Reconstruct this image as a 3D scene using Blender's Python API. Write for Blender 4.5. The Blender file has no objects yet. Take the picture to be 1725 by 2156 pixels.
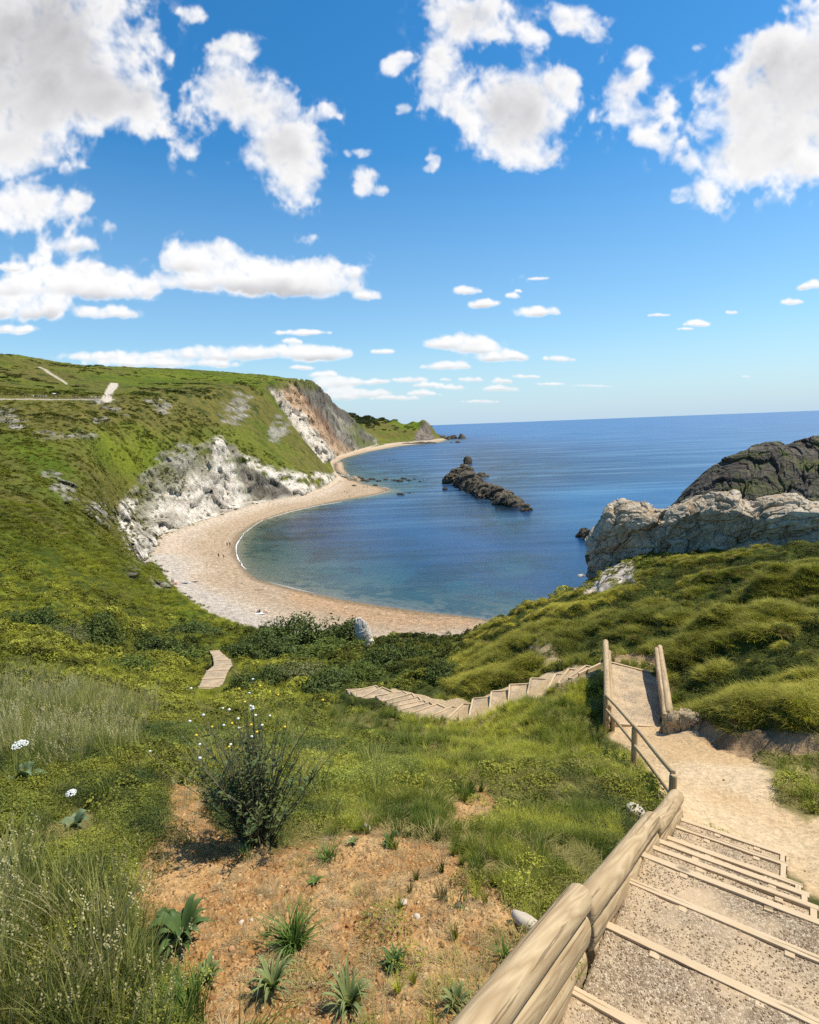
import bpy, bmesh, math, random
import numpy as np
from mathutils import Vector, Matrix, Euler
from mathutils.geometry import delaunay_2d_cdt
random.seed(7); RNG = np.random.default_rng(11)
SC = bpy.context.scene; COL = SC.collection
R_ = math.radians

# ------------------------------------------------------------------ camera
PW, PH, FPX, CH = 1725., 2156., 1176., 40.
roll = R_(2.2); pitch = math.atan(181.3*math.cos(roll)/FPX)
Fv = np.array([0, math.cos(pitch), -math.sin(pitch)]); R0 = np.array([1., 0, 0]); U0 = np.cross(R0, Fv)
Rv = math.cos(roll)*R0 - math.sin(roll)*U0; Uv = np.cross(Rv, Fv)
cd = bpy.data.cameras.new('camera'); cam = bpy.data.objects.new('camera', cd); COL.objects.link(cam)
m = Matrix(((Rv[0], Uv[0], -Fv[0], 0), (Rv[1], Uv[1], -Fv[1], 0), (Rv[2], Uv[2], -Fv[2], CH), (0, 0, 0, 1)))
cam.matrix_world = m
cd.sensor_fit = 'HORIZONTAL'; cd.sensor_width = 36; cd.lens = 36*FPX/PW; cd.clip_start = 0.05; cd.clip_end = 200000
SC.camera = cam

# sight-line surveying: a bearing and a distance (or a height) give a place in the world
def ray(x, y):
    d = Fv*FPX + Rv*(x-PW/2) - Uv*(y-PH/2); return d/d[1]
def P(x, y, Y): return np.array([0, 0, CH]) + ray(x, y)*Y
def Pz(x, y, z):
    r = ray(x, y); return np.array([0, 0, CH]) + r*((z-CH)/r[2])
def proj(p):
    d = np.atleast_2d(p) - np.array([0, 0, CH]); w = np.maximum(d@Fv, 1e-3); k = FPX/w
    return PW/2 + (d@Rv)*k, PH/2 - (d@Uv)*k
def PA(px, Y, z):
    X = (px-PW/2)/FPX*Y
    for _ in range(4):
        sx, _s = proj((X, Y, z)); X += (px-sx[0])/FPX*Y
    return np.array([X, Y, z])

# ------------------------------------------------------------------ noise
def _h(ix, iy, iz, s):
    n = (ix.astype(np.int64)*374761393 + iy.astype(np.int64)*668265263 + iz.astype(np.int64)*2147483647 + s*1274126177) & 0xffffffff
    n = ((n ^ (n >> 13))*1274126177) & 0xffffffff
    n = (n ^ (n >> 16)) & 0xffffff
    return n.astype(np.float32)/float(0xffffff)
def vn(p, s=0):
    i = np.floor(p); f = (p-i).astype(np.float32); f = f*f*f*(f*(f*6-15)+10); i = i.astype(np.int64)
    x, y, z = i[:, 0], i[:, 1], i[:, 2]; fx, fy, fz = f[:, 0], f[:, 1], f[:, 2]
    r = 0
    for dx in (0, 1):
        for dy in (0, 1):
            for dz in (0, 1):
                w = (fx if dx else 1-fx)*(fy if dy else 1-fy)*(fz if dz else 1-fz)
                r = r + w*_h(x+dx, y+dy, z+dz, s)
    return r*2-1
ROT = np.array([[.36, .48, -.8], [-.8, .6, 0], [.48, .64, .6]])
def fbm(p, oct=5, s=0, gain=.5, ridged=False):
    p = np.asarray(p, float).copy(); a = 1.; r = 0; t = 0
    for o in range(oct):
        v = vn(p, s+o)
        if ridged: v = 1-2*np.abs(v)
        r = r + a*v; t += a; a *= gain; p = p@ROT.T*2.03 + 7.3
    return r/t
def fb2(x, y, sc, oct=4, s=0, **k):
    return fbm(np.stack([np.ravel(x)*sc, np.ravel(y)*sc, np.full(np.size(x), 3.7+s)], 1), oct, s, **k).reshape(np.shape(x))
def sstep(a, b, x):
    t = np.clip((x-a)/(b-a), 0, 1); return t*t*(3-2*t)
def worley(p, s=0, cheb=False):
    i = np.floor(p).astype(np.int64); best = np.full(len(p), 9.); sec = best.copy(); cid = np.zeros(len(p))
    for dx in (-1, 0, 1):
        for dy in (-1, 0, 1):
            for dz in (-1, 0, 1):
                c = i+np.array([dx, dy, dz]); a, b, d = c[:, 0], c[:, 1], c[:, 2]
                q = np.stack([a+_h(a, b, d, s), b+_h(a, b, d, s+1), d+_h(a, b, d, s+2)], 1)
                D = (np.abs(q-p).max(1)**2 if cheb else ((q-p)**2).sum(1)); h = _h(a, b, d, s+3)
                cl = D < best
                sec = np.where(cl, best, np.minimum(sec, D)); cid = np.where(cl, h, cid); best = np.where(cl, D, best)
    return np.sqrt(best), np.sqrt(sec), cid
def inpoly(x, y, poly):
    r = np.zeros(np.shape(x), bool); n = len(poly)
    for i in range(n):
        x1, y1 = poly[i]; x2, y2 = poly[(i+1) % n]
        c = ((y1 > y) != (y2 > y)) & (x < (x2-x1)*(y-y1)/((y2-y1) or 1e-9)+x1); r ^= c
    return r
def pl_dist(x, y, pts):
    d = np.full(np.shape(x), 1e9)
    for (x1, y1), (x2, y2) in zip(pts[:-1], pts[1:]):
        dx, dy = x2-x1, y2-y1; t = np.clip(((x-x1)*dx+(y-y1)*dy)/(dx*dx+dy*dy+1e-9), 0, 1)
        d = np.minimum(d, np.hypot(x-x1-t*dx, y-y1-t*dy))
    return d

# ------------------------------------------------------------------ objects helpers
def tag(o, label=None, cat=None, group=None, kind=None):
    if label: o['label'] = label
    if cat: o['category'] = cat
    if group: o['group'] = group
    if kind: o['kind'] = kind
    return o
def link(name, me, mat=None, parent=None):
    o = bpy.data.objects.new(name, me); COL.objects.link(o)
    if mat:
        for mm in (mat if isinstance(mat, (list, tuple)) else [mat]): me.materials.append(mm)
    if parent: o.parent = parent
    return o
def empty(name, loc=(0, 0, 0), rz=0):
    o = bpy.data.objects.new(name, None); COL.objects.link(o); o.location = loc; o.rotation_euler = (0, 0, rz); o.empty_display_size = .1
    return o
def mesh_np(name, v, faces, smooth=True, cols=None, attrs=None, uv=None):
    me = bpy.data.meshes.new(name); v = np.asarray(v, np.float32); faces = np.asarray(faces, np.int32)
    n, k = faces.shape
    me.vertices.add(len(v)); me.vertices.foreach_set('co', v.ravel())
    me.loops.add(n*k); me.loops.foreach_set('vertex_index', faces.ravel())
    me.polygons.add(n); me.polygons.foreach_set('loop_start', np.arange(0, n*k, k, dtype=np.int32))
    me.polygons.foreach_set('use_smooth', np.full(n, smooth))
    if cols is not None:
        a = me.color_attributes.new('Col', 'FLOAT_COLOR', 'POINT')
        c = np.ones((len(v), 4), np.float32); c[:, :cols.shape[1]] = cols; a.data.foreach_set('color', c.ravel())
    for kx, val in (attrs or {}).items():
        a = me.attributes.new(kx, 'FLOAT', 'POINT'); a.data.foreach_set('value', np.asarray(val, np.float32))
    me.update(calc_edges=True); return me
def bm_obj(name, bm, mat, parent=None, smooth=False):
    me = bpy.data.meshes.new(name); bm.normal_update(); bm.to_mesh(me); bm.free()
    for p in me.polygons: p.use_smooth = smooth
    return link(name, me, mat, parent)
def copy_tree(o, parent=None):
    c = o.copy(); COL.objects.link(c); c.parent = parent
    for ch in o.children: copy_tree(ch, c)
    return c
def mat(name):
    m = bpy.data.materials.new(name); m.use_nodes = True; nt = m.node_tree; nt.nodes.clear(); return m, nt
class NT:
    def __init__(s, nt): s.nt = nt
    def n(s, t, **k):
        nd = s.nt.nodes.new(t); ins = k.pop('i', {})
        for a, b in k.items(): setattr(nd, a, b)
        for a, b in ins.items():
            if isinstance(b, bpy.types.NodeSocket): s.nt.links.new(b, nd.inputs[a])
            else: nd.inputs[a].default_value = b
        return nd
    def math(s, op, a, b=0., c=0.): return s.n('ShaderNodeMath', operation=op, i={0: a, 1: b, 2: c}).outputs[0]
    def noise(s, scale, detail=4, rough=.55, vec=None, dist=0.):
        i = {'Scale': scale, 'Detail': detail, 'Roughness': rough, 'Distortion': dist}
        if vec is not None: i['Vector'] = vec
        return s.n('ShaderNodeTexNoise', i=i).outputs['Fac']
    def mix(s, f, a, b, bt='MIX'):
        nd = s.n('ShaderNodeMix', data_type='RGBA', blend_type=bt)
        for idx, v in ((0, f), (6, a), (7, b)):
            if isinstance(v, bpy.types.NodeSocket): s.nt.links.new(v, nd.inputs[idx])
            else: nd.inputs[idx].default_value = v if idx == 0 else ((*v, 1) if len(v) == 3 else v)
        return nd.outputs[2]
    def ramp(s, f, stops, interp='LINEAR'):
        nd = s.n('ShaderNodeValToRGB'); s.nt.links.new(f, nd.inputs[0]); cr = nd.color_ramp; cr.interpolation = interp
        while len(cr.elements) < len(stops): cr.elements.new(.5)
        for e, (p, c) in zip(cr.elements, stops):
            e.position = p; e.color = (*c, 1) if isinstance(c, tuple) else (c, c, c, 1)
        return nd.outputs[0]
    def mr(s, v, a, b, c=0., d=1.): return s.n('ShaderNodeMapRange', i={0: v, 1: a, 2: b, 3: c, 4: d}).outputs[0]
    def out(s, sh, vol=None):
        o = s.n('ShaderNodeOutputMaterial'); s.nt.links.new(sh, o.inputs[0])
def pos(N): return N.n('ShaderNodeNewGeometry').outputs['Position']
def objc(N): return N.n('ShaderNodeTexCoord').outputs['Object']

def simple(name, col, rough=.8, var=.25, scale=8., bump=.2, bd=.01, metal=0.):
    m, nt = mat(name); N = NT(nt); v = objc(N)
    n1 = N.noise(scale, 5, .6, v); c = N.mix(n1, tuple(x*(1-var) for x in col), tuple(min(1, x*(1+var)) for x in col))
    b = N.n('ShaderNodeBump', i={'Height': N.noise(scale*3, 4, .6, v), 'Strength': bump, 'Distance': bd})
    s = N.n('ShaderNodeBsdfPrincipled', i={'Base Color': c, 'Roughness': rough, 'Metallic': metal, 'Normal': b.outputs[0]})
    N.out(s.outputs[0]); return m

# ------------------------------------------------------------------ stairs survey (upper flight)
HA = R_(35.3); hv = np.array([math.sin(HA), math.cos(HA)]); nv = np.array([math.cos(HA), -math.sin(HA)])
def SW(a, n, z): return np.array([hv[0]*a+nv[0]*n, hv[1]*a+nv[1]*n, z])
STEPS = [(-.2, 2.72, .9), (.7, 2.86, .85), (1.35, 3.0, .8), (2.06, 3.165, .75), (2.81, 3.336, .70), (3.54, 3.513, .62), (4.2, 3.672, .52), (4.69, 3.79, .42),
         (5.09, 3.995, .315), (5.41, 4.155, .263), (5.77, 4.357, .226), (6.30, 4.58, .11), (6.62, 4.70, .10)]
LOGS = [(-1.2, 1.55, 3.2, 2.975), (3.22, 3.10, 5.44, 3.89), (5.46, 3.99, 6.84, 4.493)]
def stepdrop(a):
    return np.interp(a, [s[0] for s in STEPS], [s[1] for s in STEPS])
def logdrop(a):
    return np.interp(a, [-1.2, 3.2, 3.22, 5.44, 5.46, 6.84], [1.7, 2.975, 3.1, 3.89, 3.99, 4.493])

# ------------------------------------------------------------------ terrain survey points
PT = []; SHARP = []
def add(pts, sharp=False, sub=True):
    pts = [np.asarray(p, float) for p in pts]
    if sub and len(pts) > 1:
        out = []
        for a, b in zip(pts[:-1], pts[1:]):
            ua = np.array([math.atan2(a[0], a[1]), math.log(math.hypot(a[0], a[1]))]); ub = np.array([math.atan2(b[0], b[1]), math.log(math.hypot(b[0], b[1]))])
            n = max(1, int(np.hypot(*(ub-ua))/.02)); 
            for t in np.arange(n)/n: out.append(a*(1-t)+b*t)
        out.append(pts[-1]); pts = out
    PT.extend(pts)
    if sharp: SHARP.extend(pts)
def L(l, **k): add([P(*q) for q in l], **k)
def Lz(l, z, **k): add([Pz(x, y, z) for x, y in l], **k)
def LA(l, **k): add([PA(*q) for q in l], **k)
# waterline of the near bay
WL = [(1000, 1302), (900, 1290), (800, 1277), (700, 1260), (610, 1240), (540, 1222), (508, 1195), (493, 1160), (505, 1125), (540, 1100), (600, 1080), (680, 1062), (760, 1050), (822, 1041), (834, 1035), (815, 1027), (770, 1021), (735, 1010), (712, 1001), (700, 990), (698, 978), (725, 964), (780, 950), (850, 938), (900, 934), (938, 931)]
wl_w = [Pz(x, y, 0) for x, y in WL]
wl_w = [PA(1725, 92, 0), PA(1500, 84, 0), PA(1400, 78, 0), PA(1300, 74, 0), PA(1240, 70, 0), PA(1200, 76, 0), PA(1150, 86, 0), PA(1100, 98, 0), PA(1050, 108, 0)] + wl_w
add(wl_w, sharp=True)
# cliff foot / back of the beach
FOOT = [(300, 1192, 4), (325, 1160, 4), (340, 1128, 4), (400, 1105, 4), (480, 1075, 4), (550, 1056, 3.6), (600, 1052, 3.4), (640, 1047, 3), (690, 1028, 2.4), (712, 1013, 2)]
foot_w = [Pz(*q) for q in FOOT]
add(foot_w, sharp=True)
LA([(300, 150, 5), (330, 130, 5), (390, 106, 5), (440, 98, 5), (520, 89, 5), (600, 84, 5), (700, 82, 5), (800, 80, 5), (900, 80, 5), (1000, 84, 4.5), (1050, 92, 3), (1085, 100, 1)], sharp=True)
add([Pz(700, 964, 3), Pz(740, 951, 3), Pz(790, 937, 3.5), Pz(850, 932, 3), Pz(900, 930, 2.5)], sharp=True)
Lz([(670, 1180), (420, 1180)][::-1][:1], 3.0)
# chalk cliff crest
CREST = [(245, 1092, 186), (262, 1060, 200), (290, 1015, 212), (320, 990, 224), (350, 975, 234), (400, 950, 250), (430, 935, 265), (468, 924, 282), (500, 950, 290), (560, 982, 302), (620, 998, 316), (670, 1001, 350), (700, 1004, 400)]
L(CREST, sharp=True)
# brow of the near slopes above the beach
L([(245, 1102, 170), (290, 1180, 124), (330, 1210, 106), (390, 1265, 82), (440, 1295, 72), (480, 1310, 66), (520, 1327, 60), (560, 1337, 58), (650, 1347, 54), (790, 1347, 50), (900, 1342, 50), (1000, 1327, 50), (1040, 1303, 48), (1075, 1280, 45), (1110, 1263, 42), (1160, 1249, 42), (1215, 1241, 42)], sharp=True)
# spur and orange cliff
L([(545, 812, 440), (575, 838, 430), (600, 868, 420), (625, 903, 410), (650, 938, 402), (675, 968, 398), (696, 998, 398)], sharp=True)
LA([(575, 480, 62), (610, 465, 40), (640, 455, 22), (665, 445, 10), (700, 450, 3)], sharp=True)
L([(560, 815, 560), (600, 812, 610), (640, 818, 670), (670, 850, 740), (700, 890, 820), (760, 925, 1050)], sharp=True)
L([(640, 880, 640), (665, 925, 690), (700, 915, 790)])
L([(650, 799, 740), (670, 812, 800), (700, 845, 900), (750, 887, 1100), (795, 926, 1230)], sharp=True)
LA([(660, 900, 98), (700, 1050, 70), (750, 1250, 30), (800, 1350, 6)])
# footpath terrace and skyline
L([(0, 843, 225), (60, 842, 232), (120, 841, 240), (180, 841, 250), (240, 841, 262), (290, 837, 278), (330, 833, 295), (380, 831, 315), (420, 829, 335), (480, 818, 375), (545, 807, 436), (600, 800, 540), (645, 799, 690)], sharp=True)
L([(0, 838, 231), (60, 837, 238), (120, 837, 246), (180, 837, 256), (240, 837, 268)])
L([(0, 800, 320), (80, 815, 310), (150, 820, 320)]); L([(180, 815, 350), (230, 806, 370), (300, 812, 420), (400, 806, 480), (500, 800, 560)])
L([(0, 744, 430), (30, 748, 430), (60, 757, 432), (100, 766, 440), (130, 770, 455), (200, 771, 520), (300, 774, 600), (400, 778, 650), (500, 784, 700), (580, 789, 740), (620, 793, 755), (648, 798, 745)], sharp=True)
LA([(-300, 900, 95), (0, 900, 105), (200, 900, 108), (400, 1000, 104), (600, 1050, 90)]); LA([(0, 1700, 60), (300, 1700, 60), (600, 1700, 60)])
LA([(-300, 4000, 40), (0, 4000, 40), (400, 4000, 30), (650, 4000, 20)])
# far headland
L([(700, 868, 1650), (745, 872, 1500), (775, 869, 1520), (830, 875, 1500), (868, 877, 1480), (890, 877, 1470)], sharp=True)
L([(899, 886, 1462), (905, 912, 1455), (915, 922, 1450)], sharp=True)
L([(800, 929, 1280), (850, 929, 1330), (890, 929, 1370), (915, 929, 1400), (935, 929, 1440)], sharp=True); L([(760, 905, 1400), (820, 905, 1420), (855, 905, 1420)]); L([(860, 900, 1420), (870, 915, 1400)])
LA([(650, 1900, 20), (760, 1800, -4), (850, 1700, -4), (900, 1600, -4), (930, 1540, -4), (960, 1480, -4), (985, 1430, -4), (960, 1380, -4)])
# seabed
for l, z in (([(990, 1270), (850, 1245), (700, 1222), (600, 1190), (548, 1160), (548, 1130), (590, 1100), (680, 1075), (770, 1058), (850, 1045), (870, 1033), (830, 1018), (790, 1003), (740, 992)], -1.3),
             ([(1060, 1258), (900, 1215), (750, 1185), (650, 1155), (600, 1130), (640, 1098), (720, 1075), (800, 1062), (900, 1042), (900, 1022), (830, 1003), (780, 985), (740, 975), (790, 957), (850, 945), (940, 936)], -4.),
             ([(1060, 1215), (950, 1175), (800, 1140), (760, 1100), (850, 1072), (1000, 1040), (950, 1000), (850, 975), (900, 950), (990, 937)], -9.)): Lz(l, z)
LA([(1300, 95, -5), (1500, 110, -5), (1725, 115, -5), (1150, 125, -5), (1200, 300, -14), (1725, 300, -14), (1725, 1000, -20), (1200, 1500, -20), (1725, 4000, -20), (1000, 4000, -20), (1150, 104, -2), (1240, 84, -3), (1400, 92, -3)])
# left hillside
L([(0, 900, 175), (0, 960, 140), (0, 1050, 98), (0, 1150, 68), (0, 1250, 48), (0, 1350, 30), (0, 1430, 16)])
L([(100, 900, 185), (100, 1000, 130), (100, 1100, 93), (100, 1200, 66), (100, 1300, 45), (100, 1400, 24)])
L([(200, 890, 205), (200, 940, 182), (200, 1000, 152), (200, 1060, 130), (200, 1130, 106), (200, 1200, 82), (200, 1300, 54), (200, 1400, 29)])
L([(300, 880, 250), (300, 930, 232), (300, 970, 222)]); L([(245, 1040, 170), (240, 1090, 152)])
L([(380, 870, 285), (380, 920, 258)]); L([(440, 870, 320), (450, 905, 298)]); L([(500, 860, 365), (520, 920, 320), (540, 955, 312)]); L([(560, 870, 395), (600, 930, 370), (640, 975, 360)])
L([(300, 1250, 87), (300, 1350, 50), (300, 1420, 30)]); L([(380, 1310, 62), (380, 1380, 43)]); L([(450, 1340, 52), (445, 1372, 43), (450, 1400, 37), (430, 1440, 32), (425, 1468, 29)])
L([(480, 1400, 36), (470, 1465, 28)])
# valley between
L([(450, 1495, 20), (600, 1480, 20), (700, 1470, 21)]); L([(600, 1430, 29), (700, 1400, 35), (800, 1400, 32), (880, 1400, 30)]); L([(560, 1385, 43), (650, 1375, 44)])
# right hand mounds
L([(930, 1440, 24), (950, 1380, 32), (1000, 1340, 42)]); L([(1000, 1440, 20.5), (1050, 1390, 24), (1060, 1330, 33)]); L([(1150, 1410, 19), (1150, 1360, 22), (1150, 1300, 31)])
L([(1255, 1385, 18.6), (1330, 1392, 17.9), (1400, 1405, 17.4)], sharp=True); L([(1255, 1368, 18.7), (1330, 1372, 18.1), (1400, 1380, 17.6)], sharp=True)
L([(1300, 1330, 20.5), (1300, 1280, 26), (1260, 1235, 37)]); L([(1450, 1330, 18), (1450, 1250, 26), (1400, 1190, 35)])
L([(1430, 1460, 13.2), (1440, 1400, 15.5)]); L([(1580, 1440, 12), (1600, 1330, 15.5), (1600, 1230, 22), (1560, 1180, 31)])
L([(1725, 1450, 10.8), (1725, 1350, 13.3), (1725, 1250, 18), (1725, 1170, 26), (1725, 1130, 31)]); L([(1610, 1150, 30), (1640, 1133, 31.5), (1680, 1131, 31.5)])
L([(1243, 1200, 46), (1300, 1172, 46), (1380, 1160, 43), (1440, 1162, 41), (1560, 1166, 37), (1640, 1150, 36), (1725, 1140, 35)])
LA([(1232, 47, 26), (1300, 50, 27), (1440, 47, 28), (1600, 44, 29), (1725, 44, 29)]); LA([(1236, 56, 14), (1300, 58, 15), (1440, 56, 16), (1600, 54, 16), (1725, 54, 16)])
LA([(1222, 50, 20), (1180, 56, 16), (1130, 62, 14), (1080, 66, 14), (1000, 66, 14), (900, 64, 14)])
# green bank right of the gully and the ground round the landing
L([(900, 1535, 14.5), (1000, 1515, 14.2), (1100, 1475, 14.8), (1200, 1450, 14.6), (1258, 1440, 14.6)]); L([(880, 1560, 11.5), (1000, 1560, 11.2), (1100, 1530, 11.5), (1200, 1520, 11.8), (1262, 1520, 12.4)])
L([(850, 1600, 9), (1000, 1610, 8.6), (1100, 1610, 8.6), (1200, 1600, 9.2), (1255, 1590, 10)]); L([(1300, 1640, 8.2), (1340, 1622, 8.8), (1285, 1560, 12)])
L([(1300, 1720, 6.2), (1360, 1680, 6.6), (1395, 1650, 7.2)]); L([(0, 2150, 2.5), (400, 2150, 2.6), (900, 2150, 2.5)]); L([(0, 1900, 3.5), (400, 1900, 3.6), (800, 1900, 3.65), (1050, 1930, 3.45)])
L([(0, 1720, 4.9), (400, 1755, 4.9), (800, 1755, 4.9), (1100, 1760, 4.95), (1200, 1800, 4.5)]); L([(0, 1600, 6.6), (400, 1620, 6.8), (700, 1630, 7.4)]); L([(0, 1500, 10), (300, 1505, 11.5), (600, 1540, 11.2)])
L([(0, 1455, 13), (250, 1460, 17)])
L([(1440, 1705, 6.6), (1550, 1715, 6.9), (1680, 1720, 6.9)]); L([(1450, 1600, 9.1), (1600, 1625, 8.4), (1700, 1650, 7.8)]); L([(1320, 1535, 11.9), (1430, 1545, 11.3)])
L([(1465, 1545, 11.2), (1530, 1575, 10.2), (1590, 1600, 9.6), (1650, 1605, 9.3), (1725, 1600, 8.9)], sharp=True); L([(1462, 1512, 11.5), (1530, 1528, 10.6), (1590, 1545, 10.0), (1650, 1545, 9.7), (1725, 1535, 9.4)], sharp=True)
# ramp bed
RN = (P(1287, 1522, 12.3), P(1407, 1531, 12.2)); RF = (P(1284, 1394, 16.4), P(1387, 1420, 16.0))
dn = np.array([0, 0, .12])
add([RN[0]-dn, RF[0]-dn]); add([RN[1]-dn, RF[1]-dn]); add([RN[0]-dn, RN[1]-dn]); add([RF[0]-dn, RF[1]-dn])
# middle (zigzag) flight
def c5(cx, cy): return ((1200+cx*.8116)*.56152, (2350+cy*.8116)*.56152)
Z2 = [((1195, 215), (1290, 170)), ((1150, 235), (1225, 180)), ((1100, 260), (1150, 193)), ((1052, 285), (1088, 218)), ((960, 310), (975, 238)), ((872, 345), (877, 267)), ((785, 378), (793, 298)), ((690, 412), (707, 332)),
      ((585, 425), (660, 356)), ((490, 420), (603, 370)), ((412, 400), (532, 358)), ((370, 383), (495, 350)), ((345, 366), (462, 342)), ((322, 352), (428, 328)), ((300, 340), (385, 317)), ((255, 318), (345, 303)), ((190, 325), (262, 290)), ((140, 300), (205, 284)), ((120, 290), (160, 288))]
ZD = [7.75, 7.95, 8.15, 8.35, 8.55, 8.75, 8.95, 9.15, 9.35, 9.52, 9.68, 9.84, 10.0, 10.16, 10.34, 10.52, 10.75, 10.95, 11.15]
FL2 = []
for (a, b), d in zip(Z2, ZD):
    na, fb_ = Pz(*c5(*a), CH-d), Pz(*c5(*b), CH-d)
    w = fb_-na; w *= max(1., 1.15/np.linalg.norm(w)); FL2.append((na, na+w))
for i, (a, b) in enumerate(FL2):
    c = (a+b)/2; add([a-np.array([0, 0, .22]), b-np.array([0, 0, .22])], sub=False)
    o = (b-a)/np.linalg.norm(b-a); add([b+o*.25+np.array([0, 0, .1])], sub=False); add([a-o*.35-np.array([0, 0, -.02])], sub=False)
# lower flight
FL3 = [((413, 1467), (462, 1467), 29.), ((417, 1447), (468, 1446), 30.4), ((425, 1430), (473, 1428), 31.8), ((434, 1413), (480, 1410), 33.4), ((450, 1401), (489, 1398), 35.2), ((449, 1391), (486, 1389), 37.), ((447, 1381), (474, 1380), 39.5), ((440, 1371), (463, 1370), 42.)]
FL3 = [(P(*a, Y), P(*b, Y)) for a, b, Y in FL3]
for a, b in FL3: add([a-np.array([0, 0, .15]), b-np.array([0, 0, .15])], sub=False)
# stair bed of the upper flight, and the earth beside it
for a in np.arange(-1.5, 6.9, .35):
    zd = CH-stepdrop(a) - .34
    add([SW(a, -.9, zd), SW(a, -.2, zd), SW(a, .35, zd)], sub=False)
    add([SW(a, -1.13, CH-logdrop(a)-.36)], sub=False)
    add([SW(a, 1.15, zd+.38), SW(a, 1.7, zd+.6)], sub=False)
add([(-1.5, .3, 37.3), (0, -.6, 37.4), (.6, .3, 37.2), (-2.5, 1., 37.)], sub=False)
PT = [np.asarray(p, float) for p in PT]
# carry the edge profiles outward, beyond the frame
U_ = np.array([[math.atan2(p[0], p[1]), math.log(max(.3, math.hypot(p[0], p[1]))), p[2]] for p in PT])
su = np.array([[math.atan2(p[0], p[1]), math.log(math.hypot(p[0], p[1]))] for p in SHARP])
LE = [(.6, 37.4), (2.6, 37.0), (3.6, 36.8), (5.2, 36.4), (7, 35.8), (10.5, 35), (14, 34.4), (20, 33.6), (40, 32), (70, 31), (100, 33), (150, 39), (190, 46), (240, 57), (330, 74), (440, 106), (900, 95), (2000, 50), (4000, 40)]
RE = [(.6, 37.6), (2, 37.5), (5, 36.6), (8, 35.3), (9, 35.0), (12, 35.2), (20, 34.8), (30, 34), (40, 31), (50, 26), (64, 12), (95, 0), (110, -5), (300, -14), (1000, -20), (4000, -20)]
ex = [[R_(-62), math.log(r), z] for r, z in LE] + [[R_(62), math.log(r), z] for r, z in RE]
U_ = np.vstack([U_, ex, [[R_(-62), math.log(.3), 37.4], [R_(62), math.log(.3), 37.6], [R_(-20), math.log(.3), 37.3], [R_(20), math.log(.3), 37.3]]])

# ------------------------------------------------------------------ terrain grid (fan-shaped, finer near the viewer)
az = np.radians(np.concatenate([np.linspace(-60, -44, 60, endpoint=False), np.linspace(-44, 44, 860, endpoint=False), np.linspace(44, 60, 60)]))
def lr(a, b, n): return np.exp(np.linspace(math.log(a), math.log(b), n, endpoint=False))
rr = np.concatenate([lr(.45, 2, 50), lr(2, 30, 430), lr(30, 90, 180), lr(90, 460, 520), lr(460, 1600, 260), lr(1600, 4000, 30)])
NA, NR = len(az), len(rr); lrr = np.log(rr)
_, idx = np.unique(np.round(U_[:, :2]*2000).astype(int), axis=0, return_index=True); U_ = U_[idx]
tv, te, tf, ov, oe, of = delaunay_2d_cdt([Vector((u, v)) for u, v in U_[:, :2]], [], [], 0, 1e-7)
tz = np.zeros(len(tv)); 
for i, o in enumerate(ov):
    tz[i] = U_[o[0], 2] if o else 0
tvn = np.array([(v[0], v[1]) for v in tv])
Z = np.full((NR, NA), np.nan)
for tri in tf:
    a, b, c = tri[:3]; A, B, Cc = tvn[a], tvn[b], tvn[c]
    i0, i1 = np.searchsorted(az, min(A[0], B[0], Cc[0])-1e-6), np.searchsorted(az, max(A[0], B[0], Cc[0])+1e-6)
    j0, j1 = np.searchsorted(lrr, min(A[1], B[1], Cc[1])-1e-6), np.searchsorted(lrr, max(A[1], B[1], Cc[1])+1e-6)
    if i1 <= i0 or j1 <= j0: continue
    gu, gv = np.meshgrid(az[i0:i1], lrr[j0:j1]); d = (B[1]-Cc[1])*(A[0]-Cc[0])+(Cc[0]-B[0])*(A[1]-Cc[1])
    if abs(d) < 1e-12: continue
    w1 = ((B[1]-Cc[1])*(gu-Cc[0])+(Cc[0]-B[0])*(gv-Cc[1]))/d; w2 = ((Cc[1]-A[1])*(gu-Cc[0])+(A[0]-Cc[0])*(gv-Cc[1]))/d; w3 = 1-w1-w2
    ins = (w1 >= -1e-6) & (w2 >= -1e-6) & (w3 >= -1e-6); zz = w1*tz[a]+w2*tz[b]+w3*tz[c]
    blk = Z[j0:j1, i0:i1]; blk[ins] = zz[ins]
for j in range(NR):
    bad = np.isnan(Z[j])
    if bad.any() and not bad.all(): Z[j, bad] = np.interp(az[bad], az[~bad], Z[j, ~bad])
for j in range(1, NR):
    bad = np.isnan(Z[j]); Z[j, bad] = Z[j-1, bad]
for j in range(NR-2, -1, -1):
    bad = np.isnan(Z[j]); Z[j, bad] = Z[j+1, bad]
def blur(A, s):
    n = int(s*2.5)+1; k = np.exp(-.5*(np.arange(-n, n+1)/s)**2); k /= k.sum()
    A = np.pad(A, n, mode='edge'); A = sum(k[i]*A[i:A.shape[0]-2*n+i, :] for i in range(2*n+1)); return sum(k[i]*A[:, i:A.shape[1]-2*n+i] for i in range(2*n+1))
Sm = np.zeros((NR, NA)); si = np.clip(np.searchsorted(lrr, su[:, 1]), 0, NR-1); sj = np.clip(np.searchsorted(az, su[:, 0]), 0, NA-1); Sm[si, sj] = 1
Sm = np.clip(blur(Sm, 4)*60, 0, 1)
Zs, Zb = blur(Z, 1.6), blur(Z, 9)
Z = Zs*Sm+Zb*(1-Sm)
RRg, AZg = np.meshgrid(rr, az, indexing='ij'); X = RRg*np.sin(AZg); Y = RRg*np.cos(AZg)
Zsmooth = Z.copy()
pr = np.stack([X.ravel(), Y.ravel(), Z.ravel()], 1); sx, sy = proj(pr); sx = sx.reshape(X.shape); sy = sy.reshape(X.shape)

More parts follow.
